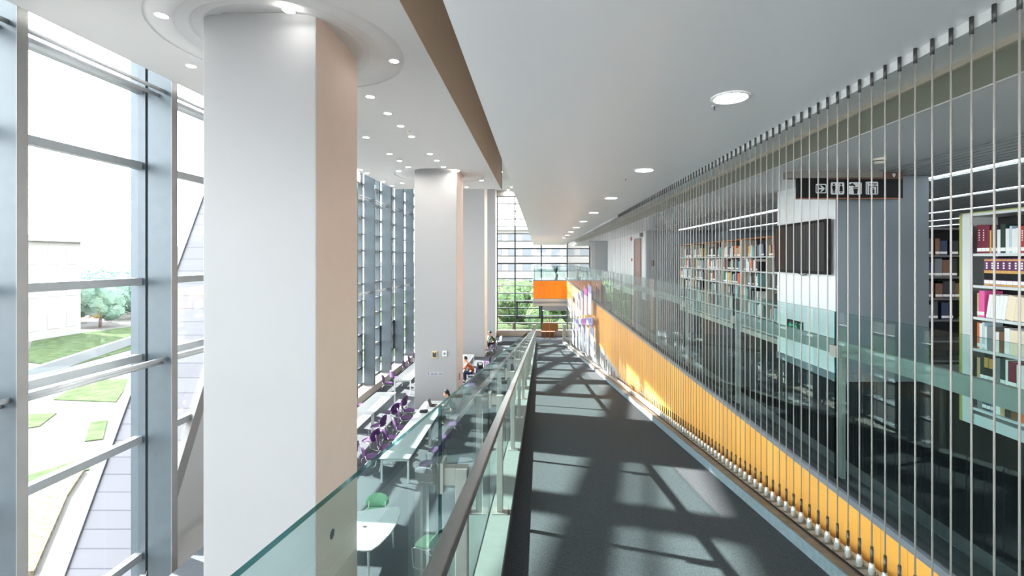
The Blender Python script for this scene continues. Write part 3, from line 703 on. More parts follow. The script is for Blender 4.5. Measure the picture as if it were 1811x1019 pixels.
# hanging sign with pictograms
sy = 5.55
def sx(px): return (px-VX)/F*sy
def sz(py): return EYE-(py-VY)/F*sy
t = thing('hanging_sign', 'black sign with white arrow, toilets, tap and water dispenser pictograms under the library ceiling', 'sign', (3.8, sy, sz(350)))
tl = (3.8, sy, sz(350))
m = MB(); m.box(sx(1412), sx(1597), sy, sy+0.06, sz(350), sz(315)); m.off(tl).build('panel', M_black, t)
m = MB(); m.box(sx(1412), sx(1597), sy-0.003, sy+0.063, sz(351.5), sz(350)); m.off(tl).build('bottom_trim', mat('copper_trim', lin(150,96,66), 0.4, 0.5), t)
m = MB(); m.box(sx(1393), sx(1566), sy+0.01, sy+0.10, sz(315), EYE+1.049); m.off(tl).build('mounting_bar', mat('sign_bar', lin(128,126,120), 0.5), t)
m = MB(); m.box(sx(1563), sx(1597), sy-0.004, sy+0.07, sz(316.5), sz(304.5)); m.box(sx(1465), sx(1566), sy-0.002, sy+0.07, sz(317), sz(314)); m.off(tl).build('brown_end_box', mat('brown_sign', lin(92,66,52), 0.5), t)
M_pict = mat('pictogram_white', lin(206,212,214), 0.5)
yy = sy-0.0012
def P(m, pts, d=0.001): m.prism([(sx(a), yy, sz(b)) for a, b in pts], (0,d,0))
def rrect(x0, y0, x1, y1, r, n=4):
    pts = []
    for cx, cy, a0 in ((x1-r,y0+r,-90),(x1-r,y1-r,0),(x0+r,y1-r,90),(x0+r,y0+r,180)):
        for k in range(n+1):
            a = math.radians(a0+90*k/n); pts.append((cx+r*math.cos(a), cy+r*math.sin(a)))
    return pts
def circ(cx, cy, r, n=10): return [(cx+r*math.cos(2*PI*k/n), cy+r*math.sin(2*PI*k/n)) for k in range(n)]
m = MB(); P(m, [(1595,304)]+[(1595,304)], 0) if False else None
m = MB()
out = rrect(1442.5,325.5,1461.5,342,2); inn = rrect(1444,327,1460,340.5,1.4); n = len(out)
m.add([(sx(a),yy,sz(b)) for a,b in out]+[(sx(a),yy,sz(b)) for a,b in inn], [(i,(i+1)%n,n+(i+1)%n,n+i) for i in range(n)])
P(m, [(1446,332.6),(1454,332.6),(1450,328.3),(1453,328.3),(1459,333.9),(1453,339.5),(1450,339.5),(1454,335.2),(1446,335.2)])
m.off(tl).build('arrow_pictogram', M_pict, t)
m = MB(); P(m, rrect(1469,322.5,1493,344,2.5)); m.off(tl).build('toilet_pictogram', M_pict, t)
yy = sy-0.0026
m = MB()
P(m, circ(1474.5,326,1.6)); P(m, [(1471.7,328.3),(1477.3,328.3),(1477.3,335),(1476.6,335),(1476.4,342),(1475,342),(1474.5,336),(1474,342),(1472.6,342),(1472.4,335),(1471.7,335)])
P(m, circ(1487.5,326,1.6)); P(m, [(1486,328.3),(1489,328.3),(1490.6,334),(1489.6,334.3),(1491,338),(1489.3,338),(1489.2,342),(1488,342),(1488,338),(1487,338),(1487,342),(1485.8,342),(1485.7,338),(1484,338),(1485.4,334.3),(1484.4,334)])
P(m, [(1480.8,323),(1481.4,323),(1481.4,343.5),(1480.8,343.5)])
m.off(tl).build('toilet_figures', M_black, t)
yy = sy-0.0012
m = MB(); P(m, rrect(1501,322.5,1524,344,2.5)); m.off(tl).build('tap_pictogram', M_pict, t)
yy = sy-0.0026
m = MB(); P(m, [(1501.5,326),(1505,326),(1505,324.2),(1509,324.2),(1509,326),(1512,327),(1512.5,330),(1510,330),(1509.5,328.8),(1501.5,328.8)])
P(m, [(1508,331.5),(1518,331.5),(1517.6,333),(1508.4,333)]); P(m, [(1508.8,334),(1517.2,334),(1515.6,343),(1510.4,343)]); m.off(tl).build('tap_and_cup', M_black, t)
yy = sy-0.0012
m = MB(); P(m, rrect(1531,321.5,1553,344,2)); m.off(tl).build('dispenser_pictogram', M_pict, t)
yy = sy-0.0026
m = MB(); P(m, [(1533,324),(1534,324),(1534,343),(1533,343)]); P(m, [(1537,324.5),(1551,324.5),(1551,326),(1537,326)]); P(m, [(1537,329),(1551,329),(1551,343),(1549.5,343),(1549.5,330.5),(1538.5,330.5),(1538.5,343),(1537,343)])
P(m, circ(1544,333.5,1.3)); P(m, [(1541.8,335.2),(1546.2,335.2),(1546.2,342.5),(1541.8,342.5)]); P(m, [(1545,326.4),(1549,326.4),(1547,328.6)]); m.off(tl).build('dispenser_drawing', M_black, t)
yy = sy-0.0055
m = MB(); P(m, [(1578,306.5),(1580.5,307.2),(1583,306.5),(1583.3,310),(1582,312.5),(1580.5,314),(1579,312.5),(1577.7,310)]); m.off(tl).build('shield_emblem', M_pict, t)

# ------------------------------------------------------------------ bookcases and books
LEV = [0.05, -0.245, -0.54, -0.835, -1.12, -1.39]       # shelf tops below/above eye level
def bookcase(label, loc, length, depth, bays, axis, face, side, group, back, edge=None):
    """axis 'y': runs along Y with its open face toward -X; axis 'x': runs along X, open face toward -Y"""
    t = thing('bookcase', label, 'bookcase', loc, 0 if axis == 'y' else 0, group)
    Z0 = loc[2]; zt = EYE+0.40-Z0
    def bx(m, u0, u1, v0, v1, z0, z1):   # u along, v into depth
        if axis == 'y': m.box(v0, v1, u0, u1, z0, z1)
        else: m.box(u0, u1, v0, v1, z0, z1)
    for b_ in range(bays+1):
        u = b_*length/bays; w = 0.03
        m = MB(); bx(m, max(0,u-w/2), min(length,u+w/2) if 0 < b_ else w, 0, depth, 0, zt); m.build('upright', face, t)
    for l in LEV:
        m = MB(); bx(m, 0.0, length, 0.004, depth-0.004, EYE+l-0.025-Z0, EYE+l-Z0); m.build('shelf', side, t)
    m = MB(); bx(m, 0.001, length-0.001, -0.005, depth+0.005, zt, zt+0.025); m.build('top_panel', edge or face, t)
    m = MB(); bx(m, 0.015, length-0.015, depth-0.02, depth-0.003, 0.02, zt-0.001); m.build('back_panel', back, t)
    m = MB(); bx(m, 0.0, length, 0.01, depth-0.01, 0.0, 0.10); m.build('kick_plate', face, t)
    return t
SHN = ['top', 'second', 'third', 'fourth', 'fifth', 'lowest']
nb_case = bookcase('tall pale metal bookcase with yellow-green edge at the right, nearest the glass railing', (4.07, 3.1, LIB), 1.35, 0.34, 1, 'y', M_shelf, M_shelf, None, M_shelfin)
MB().box(-0.012,0.0,1.35,1.375,0,EYE+0.42-LIB).box(0.0,0.34,1.352,1.375,0,EYE+0.42-LIB).build('end_trim', M_ylw, nb_case)
MB().box(-0.012,0.0,-0.01,1.36,EYE+0.425-LIB,EYE+0.435-LIB).build('top_trim', M_ylw, nb_case)
MB().box(-0.008,-0.0005,1.25,1.349,0.0,EYE+0.40-LIB).build('front_post', M_shelf, nb_case)
FAR = [('pale bookcase unit right beside the television column, third of the far row', 7.7), ('pale bookcase unit in the middle of the far row', 9.85), ('pale bookcase unit at the far left end of the far row', 12.0)]
for lab, D in FAR:
    bookcase(lab, (4.30, D, LIB), 2.14, 0.34, 2, 'y', M_shelfb, M_shelf, 'bookcases of the far row', M_shelfin, M_ewood)
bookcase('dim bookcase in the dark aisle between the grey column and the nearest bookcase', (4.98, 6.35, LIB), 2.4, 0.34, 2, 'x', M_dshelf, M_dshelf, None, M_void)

BC = {}
def bmat(c):
    k = tuple(c)
    if k not in BC: BC[k] = mat('book_cover_%d' % len(BC), lin(*c), 0.55)
    return BC[k]
def book_mb(th, h, d, style=0):
    """spine toward -X, thickness along Y; materials: cover, pages, sticker, gold, ink"""
    m = MB(); c = 0.003
    m.box(0, 0.004, 0, th, 0, h, 0); m.box(0.004, d, 0, c, 0, h, 0); m.box(0.004, d, th-c, th, 0, h, 0); m.box(0.004, d-0.004, c, th-c, 0.004, h-0.004, 1)
    if style >= 1: m.box(-0.0008, -0.0001, 0.0005, th-0.0005, 0.018, 0.05, 2)
    if style == 2:
        m.box(-0.0008, -0.0001, 0, th, h*0.46, h*0.56, 3); m.box(-0.0008, -0.0001, 0, th, h*0.90, h*0.96, 3); m.box(-0.0006, -0.0001, 0, th, 0.056, h*0.455, 4); m.box(-0.0008, -0.0001, 0, th, 0.002, 0.014, 3)
        for q in range(3): m.box(-0.001, -0.0003, th*0.35, th*0.65, h*(0.62+0.085*q), h*(0.62+0.085*q)+0.014, 2)
    if style == 3:
        for q in range(5): m.box(-0.001, -0.0001, th*0.4, th*0.6, h*(0.45+0.085*q), h*(0.45+0.085*q)+0.011, 2)
    if style == 4: m.box(-0.0008, -0.0001, 0.002, th-0.002, h*0.55, h*0.95, 3)
    return m
NAMES = {'dark red':(112,28,52),'maroon':(122,34,58),'yellow':(214,170,70),'brown':(120,84,58),'grey':(120,128,130),'dark green':(34,58,50),'white':(230,232,230),'pale blue':(180,206,220),
         'blue':(84,120,164),'red':(168,40,44),'purple':(98,44,92),'pink':(226,92,160),'orange':(228,112,48),'cream':(232,216,188),'black':(34,38,42),'green':(72,138,104),'teal':(120,176,176),'navy':(44,56,88),'tan':(196,166,126),'dark grey':(72,78,82)}
def place_book(me_or_mb, cname, y, z, x, label, group, lean=0.0, mats=None, axis='y'):
    m = me_or_mb
    o = m.build('book', mats or [bmat(NAMES[cname]), M_paper, M_sticker, M_gold, M_black], loc=(x, y, z), rz=0 if axis == 'y' else PI/2)
    if lean:
        if axis == 'y': o.rotation_euler[0] = lean
    return tag(o, label, 'book', group)
ORB = mat('book_orange_block', lin(240,110,60), 0.5)
near = {
 0: [('dark red',.042,.265,3),('dark red',.042,.262,3),('dark red',.034,.255,1),('yellow',.014,.21,0),('brown',.02,.25,1),('dark grey',.03,.25,1),('white',.028,.21,1),('dark green',.044,.255,1),('white',.032,.215,1),('pale blue',.02,.235,1),('white',.03,.21,1),('white',.028,.215,1),('red',.05,.23,3),('red',.05,.23,3),('navy',.04,.24,1),('white',.03,.22,1),('grey',.04,.25,1),('brown',.05,.24,1),('dark green',.04,.25,1)],
 1: [('purple',.05,.25,2)]*14,
 2: [('tan',.02,.22,1),('pink',.05,.245,1),('white',.034,.215,0,1),('white',.034,.212,0,1),('white',.03,.21,0,1),('white',.034,.215,0,1),('white',.034,.215,0,1),('cream',.07,.215,0,1),('cream',.05,.215,0,1),('cream',.05,.213,0,1),('cream',.05,.215,0,1),('cream',.05,.215,0,1),('navy',.03,.2,0,1),('cream',.05,.215,0,1)],
 3: [('orange',.022,.24,1),('white',.026,.235,1),('pale blue',.022,.25,1),('white',.02,.215,1),('grey',.06,.22,0),('white',.05,.18,0),('brown',.045,.19,0),('white',.045,.225,1),('cream',.07,.215,0),('pale blue',.025,.23,1),('cream',.05,.22,0),('cream',.07,.225,0),('navy',.04,.23,1),('cream',.06,.225,0)],
 4: [('tan',.03,.2,0),('dark green',.035,.2,1),('black',.042,.225,4),('black',.042,.222,4),('pale blue',.02,.22,1),('grey',.04,.23,0),('dark green',.045,.24,1),('white',.022,.235,1),('maroon',.07,.225,1),('white',.055,.21,1),('white',.055,.21,1),('white',.055,.212,1),('grey',.05,.22,1),('white',.05,.21,1)],
 5: [('grey',.05,.12,0),('dark grey',.04,.15,1),('navy',.035,.155,1),('blue',.035,.15,1),('white',.05,.15,0),('tan',.04,.14,0),('black',.05,.16,0),('brown',.06,.13,0),('orange',.05,.11,0),('dark grey',.08,.1,0)],
}
for sh, lst in near.items():
    y = 4.34 if sh != 1 else 4.27
    z = EYE + LEV[sh] + 0.0006
    for i, bk in enumerate(lst):
        cn, th, h, st = bk[:4]; ln = 0.16 if len(bk) > 4 else 0.0
        if ln: th_eff = th*1.04 + (0.012 if i and len(lst[i-1]) < 5 else 0)
        else: th_eff = th + 0.0015
        y -= th_eff
        if y < 3.15: break
        mats = None
        if st == 4: mats = [bmat(NAMES[cn]), M_paper, M_sticker, ORB, M_black]
        desc = {0:'', 1:' with a white sticker', 2:' with gold bands', 3:' with pale spine lettering', 4:' with a glowing orange block'}[st]
        zz = z + (0.0 if not ln else 0.0)
        lab = '%s book%s%s, %s from left, %s shelf, nearest bookcase' % (cn, desc, ' leaning' if ln else '', ordn(i), SHN[sh])
        place_book(book_mb(th, h, 0.17, st), cn, y, zz, 4.10, lab, 'books in the nearest bookcase', ln)
palette = ['white','white','white','cream','grey','pale blue','teal','dark green','black','black','navy','brown','orange','yellow','maroon','dark grey','dark grey','black','green','tan','pale blue','white','grey','grey']
# the far row: three shelves book by book, the rest as one mass
BUCK = {}
def proto_book(th, h, cn, st):
    k = (th, h, cn, st)
    if k not in BUCK: BUCK[k] = book_mb(th, h, 0.19, st).mesh('book', [bmat(NAMES[cn]), M_paper, M_sticker, M_gold, M_black])
    return BUCK[k]
rest = MB(); rest_m = [bmat(NAMES[c]) for c in ('white','grey','teal','black','cream','dark green')]
cnt = 0
for ui, (lab, D) in enumerate(FAR):
    unit = ('the bookcase beside the television', 'the middle far bookcase', 'the leftmost far bookcase')[ui]
    for by in (0, 1):
        for sh in range(6):
            y1 = D + by*1.07 + 1.04; y0 = D + by*1.07 + 0.04
            y = y1 - random.choice([0.0, 0.05, 0.2, 0.3]); stop = y0 + random.choice([0, 0.1, 0.25, 0.35]); i = 0
            while True:
                th = random.choice([0.05, 0.06, 0.075, 0.085, 0.045] if sh < 3 else [0.05, 0.06, 0.08]); h = random.choice([0.19, 0.21, 0.225, 0.24, 0.25]); 
                if y - th < stop: break
                y -= th + 0.003
                if sh < 3 and i < 12:
                    cn = random.choice(palette)
                    o = bpy.data.objects.new('book', proto_book(th, h, cn, 1 if random.random() < .6 else 0)); COL.objects.link(o)
                    o.location = (4.335, y, EYE+LEV[sh]+0.0006); cnt += 1
                    tag(o, '%s book, %s from left, %s shelf, %s bay of %s' % (cn, ordn(i), SHN[sh], ('right','left')[by], unit), 'book', 'books in the far bookcases')
                elif sh < 5 or True:
                    if y - th > y0: rest.box(4.335, 4.52, y, y+th, EYE+LEV[sh]+0.0006, EYE+LEV[sh]+(h if sh < 5 else min(h, .22)), random.randrange(6))
                i += 1
tag(rest.build('books', rest_m), 'crowded pale books on the lower shelves of the far bookcases', 'books', kind='stuff')
# the dim aisle
for by in (0, 1):
    for sh in range(4):
        u = 5.02 + by*1.2; i = 0
        while i < 8 and u < 6.15 + by*1.2:
            th = random.choice([0.06, 0.08, 0.1]); h = random.choice([0.2, 0.23, 0.25]); cn = random.choice(['grey','black','brown','dark grey','dark grey','black','dark green','navy'])
            if by == 1 and i > 3: break
            o = bpy.data.objects.new('book', proto_book(th, h, cn, 1)); COL.objects.link(o)
            o.rotation_euler[2] = PI/2; o.location = (u + th, 6.40, EYE+LEV[sh]+0.0006); cnt += 1
            tag(o, '%s book, %s from left, %s shelf, %s bay of dim aisle bookcase' % (cn, ordn(i), SHN[sh], ('left','right')[by]), 'book', 'books in the dim aisle')
            u += th + random.choice([0.004, 0.004, 0.05]); i += 1

# ------------------------------------------------------------------ hall furniture
def shell(w, h, n, fn):
    """closed thin surface from fn(u,v,side)"""
    m = MB(); vs = []
    for s_ in (0, 1):
        for i in range(n+1):
            for j in range(n+1): vs.append(fn(i/n, j/n, s_))
    k = (n+1)*(n+1); fs = []
    for i in range(n):
        for j in range(n):
            a = i*(n+1)+j; fs += [(a, a+1, a+n+2, a+n+1), (k+a, k+a+n+1, k+a+n+2, k+a+1)]
    for i in range(n):
        for (a, b) in ((i*(n+1), (i+1)*(n+1)), (i*(n+1)+n, (i+1)*(n+1)+n), (i, i+1), (n*(n+1)+i, n*(n+1)+i+1)): fs.append((a, b, k+b, k+a))
    return m.add(vs, fs, 0, True)
def squircle(u, v):   # map the unit square to a rounded disc in -1..1
    a, b = 2*u-1, 2*v-1
    return a*math.sqrt(1-0.42*b*b), b*math.sqrt(1-0.42*a*a)
def make_chair(name, label, seat_m, back_m, frame_m, group, green=False):
    """faces +X, stands on z=0"""
    t = thing(name, label, 'chair', (0,0,0), group=group)
    w = 0.225 if not green else 0.25
    def seat(u, v, s_):
        a, b = squircle(u, v); z = 0.45 + 0.02*b*b - 0.02*a*a*(1 if a > 0 else 0) + 0.012*(a < -0.5)
        return (0.02+a*0.215, b*w, z + (0.0 if s_ == 0 else 0.035*(1-0.6*(a*a+b*b)/1.3)))
    shell(1,1,8,seat).build('seat', seat_m, t)
    def back(u, v, s_):
        a, b = squircle(u, v); h = 0.215 if not green else 0.16
        z = (0.665 if not green else 0.61) + b*h; x = -0.25 - 0.07*(b*0.5+0.5) + 0.05*a*a
        return (x + (0.0 if s_ == 0 else 0.028*(1-0.6*(a*a+b*b)/1.3)), a*(0.235 if not green else 0.29)*(1.0 - 0.1*(b > 0)*b), z)
    shell(1,1,8,back).build('backrest', back_m, t)
    if green:
        pts = []
        for k in range(33):
            a_ = 2*PI*k/32; u, v = 0.5+0.5*math.cos(a_)*1.0, 0.5+0.5*math.sin(a_)*1.0
            pts.append(back(min(max(u,0),1), min(max(v,0),1), 0))
    for s_ in (-1, 1):
        y = s_*0.215
        m = MB(); m.tube([(-0.23,y*0.92,0.60),(-0.215,y*0.98,0.47),(-0.16,y,0.43),(0.17,y,0.43),(0.235,y*1.04,0.40),(0.19,y*1.1,0.03),(0.16,y*1.1,0.012),(-0.25,y*1.1,0.012),(-0.28,y*1.1,0.03),(-0.235,y*1.02,0.36),(-0.16,y,0.425)], 0.011, 7)
        m.build('leg', frame_m, t)
    m = MB(); m.tube([(0.17,-0.21,0.43),(0.17,0.21,0.43)], 0.009, 6); m.tube([(-0.16,-0.21,0.43),(-0.16,0.21,0.43)], 0.009, 6); m.build('cross_bar', frame_m, t)
    return t
pc = make_chair('study_chair', 'x', M_purple, M_purple, M_chrome, 'purple study chairs')
pc_used = [False]
def chair(x, y, ang, label):
    if not pc_used[0]:
        pc_used[0] = True; o = pc; o.location = (x, y, 0); o.rotation_euler[2] = ang
    else: o = dup(pc, (x, y, 0), ang)
    tag(o, label, 'chair', 'purple study chairs'); return o
R_, L_ = 0.0, PI      # facing right (+X) / left (-X)
W5 = ['nearest', 'second', 'third', 'fourth', 'fifth', 'farthest', 'seventh']
left_side = [(-5.20,14.4,0.15),(-4.98,15.1,-0.2),(-5.05,15.9,0.3),(-5.0,16.85,0.1),(-5.15,17.9,0.0),(-5.28,18.8,-0.1)]
for k, (x, y, a) in enumerate(left_side): chair(x, y, R_+a+0.45, W5[k] + ' purple chair on the left side of the long white table by the railing')
right_side = [(-3.35,13.9,0.15),(-3.3,14.9,0.05),(-3.25,15.95,-0.1),(-3.2,17.2,0.1)]
for k, (x, y, a) in enumerate(right_side): chair(x, y, L_+a-0.3, W5[k] + ' purple chair seen through the glass on the right side of the long table')
for k, (x, y, a) in enumerate([(-6.02,14.6,0.2),(-5.75,15.75,0.0),(-5.95,17.1,0.15),(-5.92,18.55,-0.1),(-5.85,19.5,0.1)]):
    chair(x, y, L_+a-0.4, W5[k] + ' purple chair on the right side of the window-side table')
chair(-7.5, 19.45, R_+0.7, 'purple chair behind the window-side table, half hidden by its top')
chair(-7.42, 22.85, R_+0.1, 'purple chair turned side-on by the stone ledge at the third table, facing its left end')
chair(-7.38, 24.0, R_+0.9, 'purple chair against the stone ledge, second along the third table')
for k, y in enumerate((26.2, 27.3, 28.4)): chair(-7.4, y, R_, ('third','fourth','fifth')[k] + ' purple chair along the stone ledge at the third table')
chair(-6.0, 23.4, L_, 'purple chair on the right side of the third table, mostly hidden by the second column')
for k, (x, y, a) in enumerate([(-3.3,22.6,0.1),(-3.35,23.4,-0.1),(-3.3,26.0,0.2),(-3.12,27.5,-0.15)]):
    chair(x, y, L_+a, ('nearest','second','third','fourth')[k] + ' purple chair on the right of the table behind the second column')
chair(-3.35, 31.3, L_+0.1, 'purple chair beside the third column, nearest before the man in green')
chair(-3.3, 32.3, L_-0.1, 'purple chair beside the third column, just before the man in green')
plaid_seat = chair(-3.55, 24.75, L_, 'purple chair the man in the checked shirt sits on')
green_seat = chair(-3.22, 33.5, L_, 'purple chair the man in the green top sits on')
woman_seat = chair(-3.4, 18.45, L_, 'purple chair the dark haired woman sits on')
wc = make_chair('mesh_chair', 'pale metal framed chair behind the man in green near the platform step', mat('pale_mesh', lin(214,214,212), 0.6), mat('pale_mesh2', lin(206,206,206), 0.6), M_chrome, None)
wc.location = (-3.05, 34.4, 0); wc.rotation_euler[2] = L_+0.5

def make_table(label, x0, x1, y0, y1, group=None):
    lx, ly = (x0+x1)/2, (y0+y1)/2
    t = thing('study_table', label, 'table', (lx, ly, 0), group=group); a, b = (x1-x0)/2, (y1-y0)/2
    MB().box(-a, a, -b, b, 0.712, 0.74).build('tabletop', [M_table], t, bevel=0.004)
    MB().box(-a-0.004, a+0.004, -b-0.004, b+0.004, 0.708, 0.714).build('edge_band', M_edge, t)
    for sx_ in (-1, 1):
        for sy_ in (-1, 1): MB().box(sx_*(a-0.05)-0.025, sx_*(a-0.05)+0.025, sy_*(b-0.06)-0.025, sy_*(b-0.06)+0.025, 0, 0.712).build('leg', M_tleg, t)
    MB().box(-a+0.06, a-0.06, -b+0.05, -b+0.08, 0.64, 0.711).box(-a+0.06, a-0.06, b-0.08, b-0.05, 0.64, 0.711).build('apron', M_tleg, t)
    return t
make_table('white study table nearest the railing, front half of the long table', -4.68, -3.80, 13.6, 16.38, 'white study tables')
make_table('white study table with the open laptop, back half of the long table', -4.68, -3.80, 16.4, 19.15, 'white study tables')
make_table('white study table by the windows, half hidden by the nearest column', -7.14, -6.28, 14.9, 17.65, 'white study tables')
make_table('white study table by the windows, its far edge before the third table', -7.14, -6.28, 17.67, 20.4, 'white study tables')
make_table('white study table left of the second column beside the stone ledge', -7.06, -6.2, 22.5, 25.3, 'white study tables')
make_table('white study table farther left of the second column, end one along the ledge', -7.06, -6.2, 25.32, 28.1, 'white study tables')
make_table('white study table where the man in the checked shirt reads', -4.8, -3.92, 23.0, 25.75, 'white study tables')
make_table('white study table just before the third column, empty', -4.8, -3.95, 25.77, 28.5, 'white study tables')
make_table('white study table where the man in green reads, behind the third column', -4.7, -3.78, 32.95, 35.4, 'white study tables')

# rounded green-chair table
tp = at(660, 935, 0.74)
t = thing('curved_table', 'white three-sided table with rounded corners and small triangular opening', 'table', (-3.75, 10.15, 0))
def ctr(px, py): p = at(px, py, 0.74); return (p[0]+3.75, p[1]-10.15)
pts = [ctr(707,900), ctr(703,897), ctr(690,896.5), ctr(660,900), ctr(630,905)] + [(-0.72,0.55),(-0.76,0.35),(-0.70,-0.3),(-0.62,-0.72),(-0.45,-0.80)] + [ctr(630,972), ctr(645,974), ctr(657,973), ctr(670,964), ctr(690,944), ctr(702,925), ctr(708,907)]
m = MB(); hole = [ctr(639,930), ctr(652,930), ctr(645,935)]
m.prism([(a,b,0.71) for a,b in pts], (0,0,0.03)); m.build('tabletop', M_table, t, bevel=0.006)
m = MB(); m.prism([(a,b,0.7405) for a,b in hole], (0,0,0.001)); m.build('cable_opening', M_sleeve, t)
for (a, b) in [(0.40,0.42),(0.22,-0.55),(-0.55,0.45),(-0.5,-0.6)]:
    m = MB(); m.tube([(a,b,0.71),(a*1.08,b*1.05,0.0)], [0.03,0.018], 10); m.build('leg', M_tleg, t)
gc = make_chair('green_chair', 'pale green chair behind the curved table, partly hidden by the nearest column', M_green, M_green, M_wmetal, 'green chairs', True)
gc.location = (-4.0, 11.25, 0); gc.rotation_euler[2] = -PI/2
g2 = dup(gc, (-2.42, 10.05, 0), L_-0.35, 'pale green chair right of the curved table, seen through the glass by the handrail')

# things on the tables
lp = thing('laptop', 'open dark laptop on the long white table before the woman', 'laptop', (-4.2, 18.5, 0.74))
MB().box(-0.12,0.11,-0.17,0.17,0.0,0.018).build('base', mat('laptop_grey', lin(90,92,96), 0.4, 0.4), lp)
m = MB(); m.prism([(-0.12,-0.17,0.018),(-0.12,0.17,0.018),(-0.2,0.17,0.24),(-0.2,-0.17,0.24)], (0.01,0,0.0)); sc_ = m.build('lid', M_sleeve, lp)
MB().box(-0.09,0.02,-0.14,0.14,0.0181,0.0195).build('keyboard', M_black, lp)
o = MB().box(0,0.3,0,0.2,0,0.09).build('bag', M_darkc, loc=(-4.55, 17.6, 0.7402), bevel=0.03); tag(o, 'small dark bag lying on the long table before the laptop', 'bag')
o = MB().box(0,0.2,0,0.28,0,0.02).build('notebook', M_wcloth, loc=(-4.28, 17.75, 0.7402)); tag(o, 'white notebook beside the dark bag on the long table', 'book')
o = MB().box(0,0.22,0,0.3,0,0.015).build('open_book', M_paper, loc=(-4.2, 24.6, 0.7402), rz=0.1); tag(o, 'open book on the table before the man in the checked shirt', 'book')
bp = thing('backpack', 'black backpack with white flap lying on the chair beside the man in the checked shirt', 'bag', (-3.3, 26.0, 0.485), 0.3)
m = MB(); m.box(-0.15,0.15,-0.2,0.2,0,0.3); m.build('body', M_darkc, bp, bevel=0.06, seg=3); m = MB(); m.box(-0.1,0.1,-0.205,-0.1,0.18,0.305); m.build('flap', M_wcloth, bp, bevel=0.03)

# fittings on the columns
t = thing('wall_panel_box', 'beige framed black control box on the second column', 'box', (-4.58, 20.4, EYE-4.35))
MB().box(-0.115,0.115,-0.05,-0.0005,0.0,0.29).build('frame', M_beigeb, t, bevel=0.01); MB().prism([(-0.085,-0.052,0.03),(0.085,-0.052,0.03),(0.085,-0.052,0.25),(0.04,-0.052,0.25),(0.0,-0.052,0.20),(-0.04,-0.052,0.25),(-0.085,-0.052,0.25)], (0,0.0015,0)).build('dark_face', M_sleeve, t)
t = thing('wall_speaker', 'small white square speaker on the second column', 'speaker', (-4.14, 20.4, EYE-4.28))
MB().box(-0.10,0.10,-0.05,-0.0005,0,0.24).build('housing', M_wmetal, t, bevel=0.01); m = MB().lathe([(0.0,0.0),(0.06,0.0),(0.05,0.004),(0.0,0.004)], 20); m.v = [(v[0], -0.051-v[2], v[1]+0.12) for v in m.v]; m.build('grille', M_chan, t)
t = thing('wall_sign', 'narrow white notice with dark lettering on the second column', 'sign', (-4.55, 20.4, EYE-5.12))
MB().box(-0.36,0.36,-0.012,-0.0005,0,0.15).build('plate', M_wboard, t)
m = MB(); m.add([(-0.29+0.045*math.cos(a)*r, -0.0125, 0.075+0.05*math.sin(a)*r) for r in (1.0,0.55) for a in [math.radians(50+26*k) for k in range(11)]], [(i,i+1,12+i,11+i) for i in range(10)]); m.build('logo', M_ink, t)
m = MB()
for k in range(9):
    if k == 5: continue
    x0 = -0.2+k*0.06; m.box(x0, x0+0.045, -0.0128, -0.0121, 0.03, 0.045); m.box(x0, x0+0.045, -0.0128, -0.0121, 0.062, 0.07); m.box(x0+0.015, x0+0.028, -0.0128, -0.0121, 0.03, 0.07)
    m.box(x0, x0+0.035, -0.0128, -0.0121, 0.095, 0.108)
m.build('lettering', M_ink, t)
m = MB().lathe([(0.0,0.02),(0.075,0.02),(0.085,0.0)], 24); m.v = [(v[2], v[0], v[1]) for v in m.v]
t = thing('wall_socket', 'round dark socket on the peach side of the nearest column', 'socket', (-3.62, 8.12, EYE-4.82)); m.build('cover', M_sleeve, t)
m = MB().disc(0.03, 16); m.v = [(0.021, v[0], v[1]) for v in m.v]; m.build('centre', M_black, t)
o = MB().box(-3.62, -3.60, 21.0, 21.25, EYE-5.5, EYE-5.2).build('fire_notice', mat('pale_red', lin(206,120,110), 0.5)); tag(o, 'small reddish notice on the peach side of the second column', 'sign')

# ------------------------------------------------------------------ people
PLAID = mat('checked_shirt', lin(190,80,40), 0.85); nt = PLAID.node_tree; bs = nt.nodes['Principled BSDF']
tc = nt.nodes.new('ShaderNodeTexCoord'); ck = nt.nodes.new('ShaderNodeTexChecker'); ck.inputs['Scale'].default_value = 17
ck.inputs['Color1'].default_value = lin(222,104,52); ck.inputs['Color2'].default_value = lin(40,26,26)
nt.links.new(tc.outputs['Object'], ck.inputs['Vector']); nt.links.new(ck.outputs['Color'], bs.inputs['Base Color'])
def skin_obj(name, verts, edges, radii, matr, parent, root=0, sub=2):
    me = bpy.data.meshes.new(name); me.from_pydata([tuple(v) for v in verts], edges, []); me.update(); me.materials.append(matr)
    o = bpy.data.objects.new(name, me); COL.objects.link(o); o.parent = parent
    sk = o.modifiers.new('skin', 'SKIN'); sk.use_smooth_shade = True
    lay = me.skin_vertices[0] if len(me.skin_vertices) else None
    if lay is None:
        bm = bmesh.new(); bm.from_mesh(me); bm.verts.layers.skin.verify(); bm.to_mesh(me); bm.free(); lay = me.skin_vertices[0]
    for i, r in enumerate(radii):
        lay.data[i].radius = r if isinstance(r, tuple) else (r, r)
        lay.data[i].use_root = (i == root)
    s_ = o.modifiers.new('sub', 'SUBSURF'); s_.levels = sub; s_.render_levels = sub
    return o
